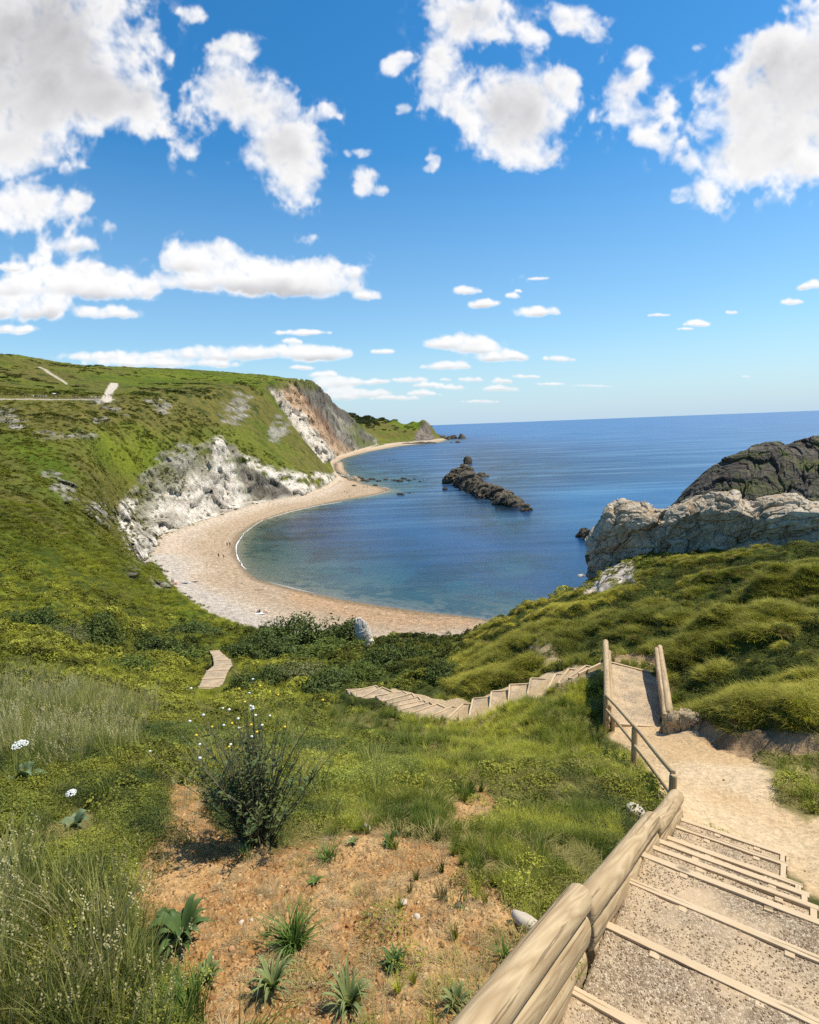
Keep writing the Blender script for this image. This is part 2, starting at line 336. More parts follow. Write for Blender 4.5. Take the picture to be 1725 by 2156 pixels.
# ------------------------------------------------------------------ zones of the land
far = RRg > 60
n_big = fb2(X, Y, .02, 5, 3); n_mid = fb2(X, Y, .09, 5, 9); n_sm = fb2(X, Y, .5, 5, 15); n_xs = fb2(X, Y, 2.6, 4, 21)
n_p1 = fb2(sx, sy, 1/40, 5, 33)
wsx, wsy = sx+n_p1*14, sy+fb2(sx, sy, 1/40, 4, 44)*14
def soft(poly, cond=None, w=6.):
    d = pl_dist(wsx, wsy, list(poly)+[poly[0]]); i = inpoly(wsx, wsy, poly); s = np.clip(.5+np.where(i, d, -d)/w, 0, 1)
    return s if cond is None else s*cond
SL = np.gradient(Z, axis=0)/np.gradient(RRg, axis=0)
beach = (Z < 4.6) & (RRg > 78) & (sx < 1150) & (RRg < 1500)
beach_w = np.where(beach, sstep(4.9, 4.2, Z+n_mid*.25), 0); beach_w = np.where(RRg > 500, beach_w*sstep(4.5, 3.4, Z), beach_w)
chalk_poly = [(x, y-4) for x, y, _ in CREST] + [(x, y+6) for x, y, _ in FOOT[::-1]] + [(285, 1185), (258, 1130)]
chalk = soft(chalk_poly, (RRg > 140) & (RRg < 440), 8)*(1-beach_w)
ochre = soft([(560, 812), (600, 806), (655, 803), (705, 848), (760, 893), (800, 930), (790, 940), (700, 966), (660, 990), (640, 930)], RRg > 452, 5)*(RRg < 1250)*(1-beach_w)
headrock = soft([(893, 880), (905, 890), (915, 920), (945, 935), (860, 936), (870, 915), (885, 900)], (RRg > 1300)*(RRg < 1600), 4)
wsx, wsy = wsx+n_xs*10+n_p1*10, wsy+n_xs*10
soil = soft([(255, 1905), (265, 1800), (330, 1740), (350, 1640), (395, 1590), (430, 1660), (480, 1745), (560, 1790), (700, 1758), (760, 1745), (900, 1765), (950, 1800), (1000, 1860), (1060, 1880), (1110, 1960), (1170, 1930), (1240, 1890), (1110, 2060), (960, 2230), (420, 2230), (405, 2060), (330, 1970)], RRg < 7, 26)
soil = np.maximum(soil, soft([(930, 1700), (1010, 1660), (1080, 1690), (1010, 1740), (950, 1740)], RRg < 9, 16)); soil = np.maximum(soil, soft([(880, 1575), (930, 1545), (960, 1575), (890, 1590)], RRg < 14, 8)*.7)
wsx, wsy = wsx-n_xs*10-n_p1*10, wsy-n_xs*10
dirt = soft([(1285, 1535), (1300, 1520), (1460, 1530), (1530, 1570), (1600, 1598), (1640, 1640), (1640, 1700), (1700, 1760), (1760, 1830), (1700, 1860), (1650, 1830), (1425, 1745), (1400, 1700), (1340, 1600), (1290, 1560)], (RRg < 14), 14)
lm = (RRg > 5.3) & (RRg < 9.6) & (pr[:, 0].reshape(X.shape) > 2.) ; dirt = np.maximum(dirt, soft([(1640, 1700), (1900, 1760), (1900, 1980), (1700, 1880)], RRg < 12, 14))
dirt = np.maximum(dirt, soft([(1130, 1310), (1165, 1325), (1175, 1365), (1245, 1392), (1200, 1410), (1135, 1385), (1105, 1345)], (RRg > 17) & (RRg < 32), 22)*.62)
dirt = np.maximum(dirt, soft([(780, 1462), (790, 1445), (850, 1450), (1000, 1480), (1040, 1450), (1240, 1395), (1255, 1410), (1100, 1480), (1010, 1515), (880, 1525)], (RRg > 14) & (RRg < 27), 10)*.9)
bank = soft([(1440, 1510), (1560, 1535), (1725, 1545), (1760, 1600), (1640, 1606), (1560, 1590), (1480, 1555)], (RRg > 8) & (RRg < 13.5), 5)
bank = np.maximum(bank, soft([(1262, 1370), (1400, 1375), (1400, 1402), (1262, 1392)], (RRg > 16) & (RRg < 20), 4))
gravelpatch = soft([(1215, 1238), (1245, 1200), (1300, 1165), (1395, 1150), (1345, 1180), (1340, 1225), (1300, 1222), (1270, 1240)], (RRg > 24) & (RRg < 56), 8)
wpath = np.where((RRg > 230) & (RRg < 420), 1, 0)*np.maximum.reduce([sstep(9.5, 7., pl_dist(sx, sy, [(222, 839), (229, 839), (226, 833), (231, 824), (234, 818), (240, 811)])+n_p1*2), sstep(1.8, .8, pl_dist(sx, sy, [(0, 842.5), (120, 841.5), (240, 841)]))*.6])
wpath = np.maximum(wpath, np.where((RRg > 240) & (RRg < 460), sstep(2.8, 1.2, pl_dist(sx, sy, [(62, 760), (100, 785), (140, 809)])), 0)*.75)
scr = lambda cx, cy, rx, ry, ang=0: np.clip(1.15-np.hypot(((wsx-cx)*math.cos(ang)+(wsy-cy)*math.sin(ang))/rx, (-(wsx-cx)*math.sin(ang)+(wsy-cy)*math.cos(ang))/ry), 0, 1)
outc = np.zeros(X.shape)
for c in [(500, 862, 38, 42, .6), (215, 885, 22, 8, .3), (335, 855, 40, 14, .3), (590, 905, 26, 30, .9), (25, 880, 50, 24, .3), (95, 915, 50, 14, .1), (160, 920, 50, 9, 0), (130, 1030, 60, 22, .7), (205, 1075, 50, 30, .8), (230, 860, 45, 12, .4), (380, 960, 50, 40, 0), (660, 875, 14, 40, -.7), (295, 1165, 40, 60, .3), (350, 1235, 50, 10, .65)]:
    outc = np.maximum(outc, scr(*c)*1.8)
outc = np.clip(outc, 0, 1)*(RRg > 95)*(RRg < 470)*(1-beach_w)
streak = fbm(np.stack([((X-Y*.3)*.25).ravel(), ((Y+X*.3)*.08).ravel(), (Z*.35).ravel()], 1), 5, 71).reshape(X.shape)
outc_m = sstep(.42, .72, outc*.55+streak*.75+n_sm*.35+.1)*(outc > .02)*sstep(0, .25, outc)
# cliffs wear patches of grass on ledges
ledge = sstep(.05, .4, streak+n_mid*.5)
crest_d = pl_dist(sx, sy, [(x, y) for x, y, _ in CREST])
chalk_m = chalk*(1-sstep(.15, .4, ledge*sstep(40, 0, crest_d)))
shaded_face = soft([(470, 925), (492, 935), (530, 985), (590, 1012), (612, 1050), (545, 1056), (520, 1030), (505, 990)], (RRg > 200)*(RRg < 330), 6)

# ------------------------------------------------------------------ land relief
wpb = 1-np.clip(blur(np.maximum(wpath, 0), 10)*6, 0, 1)
rough_s = (1-beach_w)
rel = np.zeros(X.shape)
hill = sstep(25, 60, RRg)*(1-beach_w)
rel += hill*(n_mid*.9+fb2(X, Y, .3, 4, 61, ridged=True)*.5)*sstep(20, 130, RRg)*(1-chalk)*(1-ochre)*wpb
rel += sstep(200, 600, RRg)*(1-beach_w)*fb2(X, Y, .012, 5, 66, ridged=True)*3.*sstep(5, 20, Z)*(1-Sm*.8)*wpb
mound = soft([(930, 1480), (1000, 1325), (1110, 1262), (1240, 1235), (1400, 1180), (1640, 1135), (1900, 1100), (1900, 1560), (1430, 1500), (1400, 1380), (1260, 1380)], (RRg > 8.5) & (RRg < 50), 30)
mb = -fb2(X+n_sm*.8, Y*.85, .34, 4, 77, ridged=True); mb2 = -fb2(X+n_xs*.2, Y, 1.1, 3, 78, ridged=True)
rel += mound*((mb+.15)*.95+(mb2+.15)*.26+n_sm*.12)*(.5+np.minimum(RRg, 22)/40)*sstep(60, 26, RRg)*(1-dirt)*(1-bank)
nearg = sstep(50, 8, RRg)*(1-dirt)*(1-mound)*sstep(.8, 2.5, RRg)
instair = np.zeros(X.shape); al = X*hv[0]+Y*hv[1]; nn = X*nv[0]+Y*nv[1]; instair = ((nn > -1.05) & (nn < .9) & (al < 6.75)).astype(float); instair = np.clip(blur(instair, 3), 0, 1)
fl2d = np.zeros(X.shape)
c2 = [((a+b)/2)[:2] for a, b in FL2]; c3 = [((a+b)/2)[:2] for a, b in FL3]
fl2d = np.maximum(sstep(1.1, .6, pl_dist(X, Y, c2)), sstep(1.2, .7, pl_dist(X, Y, c3)))
rampw = inpoly(X, Y, [RN[0][:2], RN[1][:2], RF[1][:2], RF[0][:2]]).astype(float); rampw = np.clip(blur(rampw, 3)*1.5, 0, 1)
keep = (1-instair)*(1-fl2d)*(1-rampw)
rel += nearg*(n_sm*.10*(1+(1-soil)*sstep(4, 9, RRg)*1.2)+n_xs*.025+soil*(fb2(X, Y, 9., 4, 81)*.03+fb2(X, Y, 26., 3, 83, ridged=True)*.02))*keep
rel += dirt*(n_sm*.05+fb2(X, Y, 5, 4, 88, ridged=True)*.018)*(RRg < 20)*keep
rel += bank*fb2(X, Y, 3, 4, 91)*.15
valley = (1-mound)*sstep(6.5, 11, RRg)*sstep(150, 60, RRg)*(1-beach_w)*(1-chalk)*(1-dirt)*(1-soil)*(sx < 1262)
mb3 = -fb2(X+n_sm, Y*.9, .20, 4, 177, ridged=True)
rel += valley*((mb+.15)*(.22+.012*np.minimum(RRg, 40))+(mb3+.15)*.022*np.minimum(RRg, 60))*(1-Sm*.35)
rel += gravelpatch*n_xs*.15
rel *= keep
rel += beach_w*(fb2(X, Y, .06, 3, 95)*.25+n_sm*.06)*sstep(0, 1.2, Z)
Z = Z + rel
# sculpt rock faces in all three dimensions
V = np.stack([X, Y, Z], 2).reshape(-1, 3)
rockw = np.clip(chalk*(1-Sm*.3)+ochre+headrock+outc_m*.5, 0, 1).ravel()
sel = np.nonzero(rockw > .02)[0]
q = V[sel].copy(); rw = rockw[sel]; dist = RRg.ravel()[sel]
q2 = q+np.stack([fbm(q*.12, 3, 5), fbm(q*.12+40, 3, 6), fbm(q*.12+80, 3, 7)], 1)*2
bed = q2@np.array([[.8, .25, .55], [-.3, .9, 0], [-.5, 0, .85]]).T
d1, d2, cid = worley(bed*np.array([.075, .10, .16]), 5, True); e1 = (cid-.5)*6.5+np.minimum(d2-d1, .10)*8
d1b, d2b, cidb = worley(bed*np.array([.26, .34, .62]), 15, True); e2 = (cidb-.5)*1.6+np.minimum(d2b-d1b, .1)*3.
rill = fbm(np.stack([q[:, 0]*.09, q[:, 1]*.05, q[:, 2]*.015], 1), 5, 55, ridged=True)
isoch = ochre.ravel()[sel]; disp = (e1+e2)*(1-isoch)+isoch*(rill*3.5+e1*.9+e2*1.6)
nrm = np.array([.62, -.72, .2]); nrm /= np.linalg.norm(nrm)
V[sel] += (disp*rw*np.where(dist > 450, 1.2, .75)*sstep(2.2, 6., q[:, 2]))[:, None]*nrm
Z = V[:, 2].reshape(X.shape)

# ------------------------------------------------------------------ land colours (what the ground is made of, with some shade painted in)
def C3(*c): return np.array(c)[None, None, :]
def lay(base, col, w): return base*(1-w[..., None])+col*w[..., None]
def mixc(a, b, t): return C3(*a)*(1-t[..., None])+C3(*b)*t[..., None]
g1 = mixc((.085, .125, .014), (.165, .195, .022), sstep(-.5, .5, n_big+n_mid*.5))
g2 = mixc((.17, .14, .04), (.10, .095, .03), sstep(-.4, .4, n_sm))
dry = sstep(-.25, .45, fb2(X, Y, .035, 5, 101)+.25*n_mid)
bright = np.clip(scr(440, 800, 260, 26)*.8+scr(280, 950, 90, 60, .6)+scr(100, 980, 120, 50, .7)+scr(60, 1200, 200, 90)+scr(400, 1290, 120, 40, .5)+scr(855, 885, 60, 20)*1.5*(RRg > 1000)-scr(200, 870, 280, 28)*.6-scr(430, 860, 120, 40)*.5, -1, 1)
dry = np.clip(dry-bright*.9+.42+.5*(scr(180, 890, 330, 40)+scr(420, 850, 130, 50)+scr(250, 1080, 110, 90, .7)), 0, 1)*.85
col = g1*(1-dry[..., None])+g2*dry[..., None]
scrub = sstep(.12, .3, n_sm*.6+fb2(X, Y, .16, 4, 111)*.7)*sstep(30, 90, RRg)*sstep(1500, 500, RRg)*.75
col = lay(col, C3(.035, .055, .012), scrub*(.4+.6*dry))
col = lay(col, C3(.05, .06, .028), scr(770, 880, 50, 16)*(RRg > 1200))
mg = mixc((.16, .15, .03), (.045, .06, .012), sstep(.1, -.35, mb+.3*mb2)); col = lay(col, mg, mound*.9)  # ground colour darkened in the mound creases as painted shade
nearcol = mixc((.05, .065, .015), (.24, .19, .085), sstep(-.3, .5, n_sm+n_xs*.4)); col = lay(col, nearcol, sstep(26, 12, RRg)*(1-mound)); col = lay(col, C3(.035, .05, .012), valley*sstep(.0, -.4, mb)*.8)  # last layer paints dark shade into the valley creases
chc = mixc((.72, .66, .56), (.40, .355, .29), sstep(-.25, .45, streak+.5*n_mid+.25*n_sm)); chc = lay(chc, C3(.16, .14, .11), sstep(.45, .7, n_sm+streak*.5)*.5)
chc = lay(chc, C3(.10, .12, .03), sstep(.0, .35, fb2(X, Y, .1, 4, 131)+streak*.5+n_sm*.3)*.8*sstep(100, 15, crest_d))
chc = lay(chc, mixc((.25, .225, .18), (.14, .125, .10), sstep(-.3, .3, streak)), shaded_face)  # greyish chalk, with the shade of the cleft painted in darker
scb = chalk*sstep(75, 25, crest_d+n_p1*14)*(wsx < 450)*(wsx > 290); chc = lay(chc, mixc((.12, .125, .045), (.30, .27, .21), sstep(-.1, .4, n_sm+streak*.6)), scb*.85)
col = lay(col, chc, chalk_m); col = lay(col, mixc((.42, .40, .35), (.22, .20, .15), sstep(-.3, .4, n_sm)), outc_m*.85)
pos_o = (wsx-(560+(wsy-812)*.82))
fst = fb2(pos_o/9., wsy/38., 1., 5, 161); fs2 = fb2(pos_o/22., wsy/30., 1., 4, 165)
oc = mixc((.62, .56, .47), (.50, .42, .32), sstep(.0, .5, fst)); oc = lay(oc, mixc((.50, .35, .22), (.42, .30, .20), sstep(-.2, .4, fst)), sstep(14, 24, pos_o+fs2*12)); oc = lay(oc, C3(.27, .165, .105), sstep(34, 50, pos_o+fs2*14)*sstep(945, 915, wsy)*sstep(832, 842, wsy))
oc = lay(oc, mixc((.13, .12, .10), (.30, .27, .22), sstep(-.3, .4, fst+fs2*.5)), sstep(52, 66, pos_o+fs2*16)); oc = lay(oc, C3(.40, .36, .29), sstep(70, 90, pos_o)*sstep(0, .4, fst)*.8)
oc = lay(oc, C3(.11, .13, .035), sstep(-.05, .25, fs2+.3*fst)*sstep(80, 100, pos_o)*.85); oc = lay(oc, C3(.12, .13, .035), sstep(12, 2, wsy-812-n_p1*8-fs2*8)*.9)
col = lay(col, oc, ochre)
col = lay(col, mixc((.24, .20, .16), (.12, .10, .08), sstep(-.2, .3, streak)), headrock)
wet = sstep(.55, .05, Z)
sand = mixc((.45, .34, .23), (.54, .44, .33), sstep(1.4, 3.2, Z+n_mid*.6+fb2(X, Y, .3, 3, 141)*.5)); sand = lay(sand, C3(.50, .45, .39), sstep(2.6, 3.8, Z+n_sm*.5)*(RRg < 185)*.8)
sand = lay(sand, C3(.50, .31, .165), soft([(620, 1235), (800, 1275), (1010, 1300), (1000, 1325), (760, 1310), (600, 1260)], RRg > 80, 20)*.6)
zz_ = Z+n_mid*.22+n_big*.2; strand = sum(np.exp(-((zz_-c_)/.05)**2)*a_ for c_, a_ in ((.7, .5), (1.15, .35), (1.7, .4), (2.3, .3), (2.9, .25))); sand = lay(sand, C3(.24, .17, .11), np.clip(strand*sstep(-.3, .3, n_sm+.2), 0, 1)*.6)
fleck = (_h(np.arange(NR)[:, None]+np.zeros((1, NA)), np.arange(NA)[None, :]+np.zeros((NR, 1)), np.zeros((NR, NA)), 5)-.5)
sand = sand*(1+.35*fleck[..., None]*(RRg < 230)[..., None])
sand = lay(sand, C3(.20, .15, .09), wet*.75)
col = lay(col, sand, beach_w)
so = mixc((.31, .16, .055), (.48, .30, .13), sstep(-.4, .5, n_xs+n_sm*.5)); col = lay(col, so, soil)
col = lay(col, mixc((.50, .35, .19), (.56, .43, .27), sstep(-.4, .4, n_sm+n_xs*.3)), dirt)
tuftp = soft([(1640, 1620), (1725, 1625), (1760, 1700), (1700, 1735), (1625, 1680)], RRg < 10, 8)
col = lay(col, C3(.20, .17, .06), tuftp*.8)
col = lay(col, mixc((.34, .23, .13), (.20, .14, .08), sstep(-.3, .3, n_xs)), bank); col = lay(col, mixc((.55, .48, .40), (.36, .31, .25), sstep(-.2, .4, n_xs)), gravelpatch)
col = lay(col, C3(.60, .53, .43), wpath)
seab = mixc((.20, .17, .10), (.04, .05, .03), sstep(-.05, .25, n_mid+n_sm*.7-sstep(-.3, -1.2, Z)*-.25-.1)); col = lay(col, seab, sstep(.02, -.35, Z)*(RRg > 70))
rocky = np.clip(chalk+outc_m+ochre*.6+headrock+gravelpatch*.4, 0, 1)

# ------------------------------------------------------------------ land material
mm, nt = mat('land_surface'); N = NT(nt); p_ = pos(N)
at = N.n('ShaderNodeAttribute', attribute_name='Col').outputs['Color']; rk = N.n('ShaderNodeAttribute', attribute_name='rocky').outputs['Fac']; sl_ = N.n('ShaderNodeAttribute', attribute_name='soil').outputs['Fac']
dist = N.n('ShaderNodeVectorMath', operation='LENGTH', i={0: p_}).outputs['Value']
nA = N.noise(.9, 6, .65, p_); nB = N.noise(14., 6, .7, p_); nC = N.noise(60., 4, .7, p_)
nearf = N.mr(N.math('SUBTRACT', dist, 40.), 0, 30, 1, 0)
v = N.mix(nearf, N.ramp(nA, [(.3, .62), (.7, 1.35)]), N.ramp(nB, [(.3, .65), (.7, 1.3)]))
c = N.mix(1., at, v, 'MULTIPLY')
vo = N.n('ShaderNodeTexVoronoi', feature='F1', i={'Scale': 38., 'Vector': p_, 'Randomness': 1.})
stone = N.math('MULTIPLY', N.math('LESS_THAN', vo.outputs['Distance'], .34), sl_)
sc_ = N.mix(vo.outputs['Color'], (.22, .11, .04), (.62, .46, .27)); c = N.mix(N.math('MULTIPLY', stone, .7), c, sc_)
vk = N.n('ShaderNodeTexVoronoi', feature='DISTANCE_TO_EDGE', i={'Scale': .32, 'Vector': N.n('ShaderNodeVectorMath', operation='ADD', i={0: p_, 1: N.n('ShaderNodeTexNoise', i={'Vector': p_, 'Scale': .5, 'Detail': 4.}).outputs['Color']}).outputs[0]})
crack = N.math('MULTIPLY', N.mr(vk.outputs['Distance'], 0, .05, 1, 0), rk); c = N.mix(N.math('MULTIPLY', crack, .45), c, (.06, .05, .04))
hfar = N.math('ADD', N.math('MULTIPLY', nA, 1.0), N.math('MULTIPLY', N.noise(3.5, 4, .6, p_), .4))
b1 = N.n('ShaderNodeBump', i={'Height': hfar, 'Strength': N.math('MULTIPLY', N.mr(dist, 25, 90, .05, .8), 1.), 'Distance': 1.1})
b2 = N.n('ShaderNodeBump', i={'Height': N.math('ADD', N.math('ADD', nB, N.math('MULTIPLY', nC, .5)), N.math('MULTIPLY', vo.outputs['Distance'], N.math('MULTIPLY', sl_, -.8))), 'Strength': N.mr(dist, 4, 60, .8, .1), 'Distance': .035, 'Normal': b1.outputs[0]})
s = N.n('ShaderNodeBsdfPrincipled', i={'Base Color': c, 'Roughness': .95, 'Specular IOR Level': .06, 'Normal': b2.outputs[0]}); N.out(s.outputs[0]); M_land = mm

# ------------------------------------------------------------------ land meshes, split by what they are
I = np.arange(NR*NA).reshape(NR, NA); quads = np.stack([I[:-1, :-1], I[:-1, 1:], I[1:, 1:], I[1:, :-1]], 2).reshape(-1, 4)[:, ::-1]
def fmax(A): return A[:-1, :-1].ravel()
zf = np.maximum.reduce([Z[:-1, :-1], Z[1:, 1:], Z[1:, :-1], Z[:-1, 1:]]).ravel()
cls = np.zeros(len(quads), int); rf = fmax(RRg)
cls[rf > 55] = 1
cls[(fmax(chalk)+fmax(ochre)+fmax(headrock)) > .5] = 2
cls[fmax(beach_w) > .5] = 3
cls[(zf < .0) & (rf > 66)] = 4
cls[(fmax(dirt) > .5) & (rf < 14)] = 5
cls[(fmax(wpath) > .5)] = 6
cls[(zf < -12)] = -1
Vf = V; Cf = col.reshape(-1, 3).astype(np.float32); RKf = rocky.ravel(); SOf = np.clip(soil+dirt*.25+bank*.6, 0, 1).ravel()
def submesh(name, k):
    q = quads[cls == k]; u, inv = np.unique(q, return_inverse=True)
    me = mesh_np(name, Vf[u], inv.reshape(-1, 4), True, np.clip(Cf[u], .004, .9), {'rocky': RKf[u], 'soil': SOf[u]}); return link(name, me, M_land)
for k, nm, lb, ct in ((0, 'ground', 'green and brown ground sloping down from the top of the steps', 'ground'), (1, 'hills', 'grassy hillside curving round the bay up to the skyline', 'hillside'), (2, 'cliff', 'white chalk and ochre cliffs standing over the beach', 'cliff'),
                      (3, 'beach', 'curved shingle and sand beach round the bay', 'beach'), (4, 'seabed', 'seabed showing through the shallow water', 'seabed'), (5, 'dirt_path', 'trodden pale dirt landing between the flights of steps', 'path'), (6, 'chalk_path', 'white chalk footpath on the hillside', 'path')):
    tag(submesh(nm, k), lb, ct, kind='structure')
Zg = Z
def ground_z(x, y):
    a = math.atan2(x, y); r = math.hypot(x, y); j = np.interp(math.log(r), lrr, np.arange(NR)); i = np.interp(a, az, np.arange(NA))
    j0, i0 = min(int(j), NR-2), min(int(i), NA-2); fj, fi = j-j0, i-i0
    return (Zg[j0, i0]*(1-fj)*(1-fi)+Zg[j0+1, i0]*fj*(1-fi)+Zg[j0, i0+1]*(1-fj)*fi+Zg[j0+1, i0+1]*fj*fi)
def hit(px, py, ymin=1., ymax=1500.):
    """first place where the sight line meets the land"""
    r = ray(px, py); t = np.exp(np.linspace(math.log(ymin), math.log(ymax), 900))
    for y_ in t:
        p = np.array([0, 0, CH])+r*y_
        if p[2] < max(ground_z(p[0], p[1]), -.0): return np.array([p[0], p[1], ground_z(p[0], p[1])])
    return p
# ------------------------------------------------------------------ sky and sun
SUN_AZ, SUN_EL = R_(80), R_(60)
def make_sky():
    W_, H_ = 2080, 1440
    azi = np.radians(np.linspace(-65, 65, W_)); ele = np.radians(np.linspace(-2, 88, H_)); A, E = np.meshgrid(azi, ele)
    D = np.stack([np.sin(A)*np.cos(E), np.cos(A)*np.cos(E), np.sin(E)], 2)
    w = D@Fv; ok = w > .12; w = np.maximum(w, .12); cx = PW/2+(D@Rv)/w*FPX; cy = PH/2-(D@Uv)/w*FPX
    rg = np.random.default_rng(5); LT = [rg.random((512, 512)).astype(np.float32)*2-1 for _ in range(6)]
    def n2(x, y, k):
        L_ = LT[k % 6]; xi, yi = np.floor(x), np.floor(y); fx, fy = x-xi, y-yi; fx = fx*fx*(3-2*fx); fy = fy*fy*(3-2*fy)
        xi = xi.astype(int)+k*37; yi = yi.astype(int)+k*71; a, b, c, d = L_[yi & 511, xi & 511], L_[yi & 511, (xi+1) & 511], L_[(yi+1) & 511, xi & 511], L_[(yi+1) & 511, (xi+1) & 511]
        return (a*(1-fx)+b*fx)*(1-fy)+(c*(1-fx)+d*fx)*fy
    def fb(x, y, o, s, g=.52):
        r = 0; a = 1; t = 0
        for i in range(o):
            r = r+a*n2(x, y, s+i); t += a; a *= g; x, y = x*1.62+y*1.18+5.1, y*1.62-x*1.18+9.2
        return r/t
    sc = .16+np.maximum(E, 0)
    wx = fb(cx/150, cy/150, 4, 3); wy = fb(cx/150+50, cy/150+50, 4, 4); wx2 = fb(cx/34, cy/34, 4, 2); wy2 = fb(cx/34+50, cy/34+50, 4, 5)
    gx, gy = cx+wx*26, cy+wy*22
    lam = (170., 80., 40., 20., 10., 5.); NS = [n2(gx/l+k*7, gy/l+k*13, k)+.5*n2(gx/l*1.6+3, gy/l*1.6, k+1) for k, l in enumerate(lam)]
    n_a = fb(gx/110, gy/110, 7, 1, .6)
    EL = [(90, 40, 225, 150), (60, 150, 235, 130), (190, 210, 150, 75), (40, 220, 110, 130), (305, 235, 45, 60), (30, 330, 120, 50), (40, 435, 120, 58), (170, 440, 75, 26), (490, 112, 62, 38), (470, 175, 62, 50), (520, 215, 118, 55), (600, 292, 88, 75), (620, 370, 55, 65), (560, 330, 70, 40),
          (985, 45, 92, 60), (915, 130, 50, 60), (910, 190, 38, 30), (838, 140, 24, 22), (1210, 40, 68, 46), (1150, 80, 50, 32), (1080, 205, 135, 72), (1085, 275, 112, 65), (1110, 335, 62, 34), (975, 240, 50, 26), (1195, 185, 32, 30), (1315, 185, 48, 55), (1360, 120, 40, 26), (1335, 245, 50, 36), (1375, 290, 45, 26),
          (1640, 140, 135, 88), (1590, 230, 150, 90), (1650, 320, 150, 80), (1540, 350, 110, 52), (1480, 405, 62, 28), (1760, 180, 140, 200), (750, 324, 25, 15), (773, 384, 33, 24), (905, 345, 13, 20), (845, 228, 13, 10), (345, 105, 14, 22), (405, 28, 20, 18), (700, 240, 16, 22),
          (430, 540, 125, 56), (360, 590, 80, 32), (560, 580, 170, 58), (690, 600, 70, 42), (762, 622, 36, 20), (740, 575, 18, 22), (140, 595, 160, 50), (250, 610, 100, 34), (60, 645, 100, 42), (220, 660, 75, 20), (150, 517, 58, 20), (20, 560, 30, 14), (20, 692, 80, 14), (70, 600, 80, 40),
          (230, 752, 140, 17), (450, 745, 150, 24), (640, 742, 108, 26), (620, 718, 22, 10), (330, 765, 200, 14), (640, 775, 26, 7),
          (985, 610, 36, 13), (1024, 638, 44, 13), (1088, 622, 18, 9), (1130, 656, 48, 19), (1140, 585, 24, 5), (1100, 612, 10, 5), (960, 722, 92, 22), (1000, 735, 60, 16), (1052, 752, 74, 15), (935, 772, 60, 13), (1178, 753, 40, 9), (803, 740, 28, 8), (860, 801, 48, 10), (785, 805, 38, 8), (700, 812, 34, 18), (760, 832, 70, 12), (720, 838, 40, 10), (890, 830, 42, 8), (945, 816, 36, 7), (935, 800, 14, 4), (1052, 802, 26, 8), (1048, 817, 46, 8), (1157, 808, 36, 5), (1250, 812, 50, 2.5), (705, 806, 60, 15), (740, 828, 90, 13), (830, 840, 60, 7), (900, 812, 40, 8), (1105, 792, 36, 5), (990, 800, 30, 6), (680, 790, 30, 10), (1010, 845, 50, 4), (640, 700, 60, 8),
          (1468, 679, 33, 10), (1445, 690, 20, 4), (1665, 637, 26, 8), (1705, 605, 28, 13), (1390, 662, 25, 4), (1540, 657, 14, 4), (1570, 793, 11, 2)]
    S = np.zeros(A.shape, np.float32); RW = S.copy()+1e-4; RS = S.copy(); BT = S.copy()
    sm = .35+.65*np.clip((850-cy)/700, 0, 1)
    px = cx+(wx*20+wx2*7)*sm; py = cy+(wy*15+wy2*6)*sm
    for ex_, ey_, rx, ry in EL:
        low = 1. if ey_ > 480 else 0.
        if low or ry < 34:
            k_ = int(np.clip(rx/ry*2.2, 3, 14)) if low else 5
            for _ in range(k_):
                fx_ = rg.uniform(-.85, .85); sr = min(rx, ry)*rg.uniform(.45, .95)*(1-.55*fx_*fx_); bx_, by_ = ex_+fx_*rx, ey_+(ry*(.38-rg.uniform(.2, .75)*(1-fx_*fx_)) if low else rg.uniform(-.6, .6)*ry)
                m_ = (np.abs(px-bx_) < sr*4) & (np.abs(py-by_) < sr*3)
                if not m_.any(): continue
                ax_ = (px[m_]-bx_)/(sr*1.35); ay_ = (py[m_]-by_)/sr; ay_ = np.where(ay_ > 0, ay_*(1+.5*low), ay_); e = np.exp(-2.*np.minimum(ax_*ax_+ay_*ay_, 20)**1.2)*.8; S[m_] += e; RW[m_] += e; RS[m_] += e*sr*1.3; BT[m_] += e*np.clip((py[m_]-ey_)/ry, -1.5, 1.5)*low
            if not low: continue
            rx, ry = rx*.88, ry*.78; ey_ = ey_+ry*.15
        dx = (px-ex_)/rx; dy = (py-ey_)/ry
        dyy = np.where(dy > 0, dy*(1.+.35*low), dy); d2_ = dx*dx+dyy*dyy; e = np.exp(-2.*np.minimum(d2_, 20)**1.3); S += e; RW += e; RS += e*min(rx, ry)*(1 if ey_ < 480 else 1.3); BT += e*dy*low
    for ex_, ey_, rx, ry in [(395, 300, 40, 60), (430, 200, 60, 40), (640, 395, 60, 50), (860, 165, 50, 30), (890, 215, 30, 30), (1255, 250, 40, 60), (1260, 110, 40, 60), (1400, 240, 60, 60), (1440, 330, 60, 60), (700, 240, 30, 26), (905, 345, 26, 30), (650, 505, 30, 12), (150, 515, 80, 26), (60, 540, 70, 20), (1130, 590, 40, 14), (320, 100, 30, 50), (410, 35, 34, 26), (1330, 55, 40, 22), (1470, 90, 24, 10), (340, 235, 60, 80), (760, 560, 26, 30), (1500, 420, 90, 36), (200, 480, 70, 20), (980, 60, 110, 60)]:
        d2_ = ((px-ex_)/rx)**2+((py-ey_)/ry)**2; e = np.exp(-1.3*np.minimum(d2_, 20))*.17; S += e; RW += e; RS += e*26
    Rm = RS/RW; BT = BT/RW
    amp = 0; nse = 0
    for l, nk in zip(lam, NS):
        a_ = np.clip(Rm*1.5/l-.25, 0, 1)*(.22 if l > 100 else .42 if l > 60 else .5 if l > 30 else .36 if l > 15 else .20 if l > 8 else .10); nse = nse+a_*nk
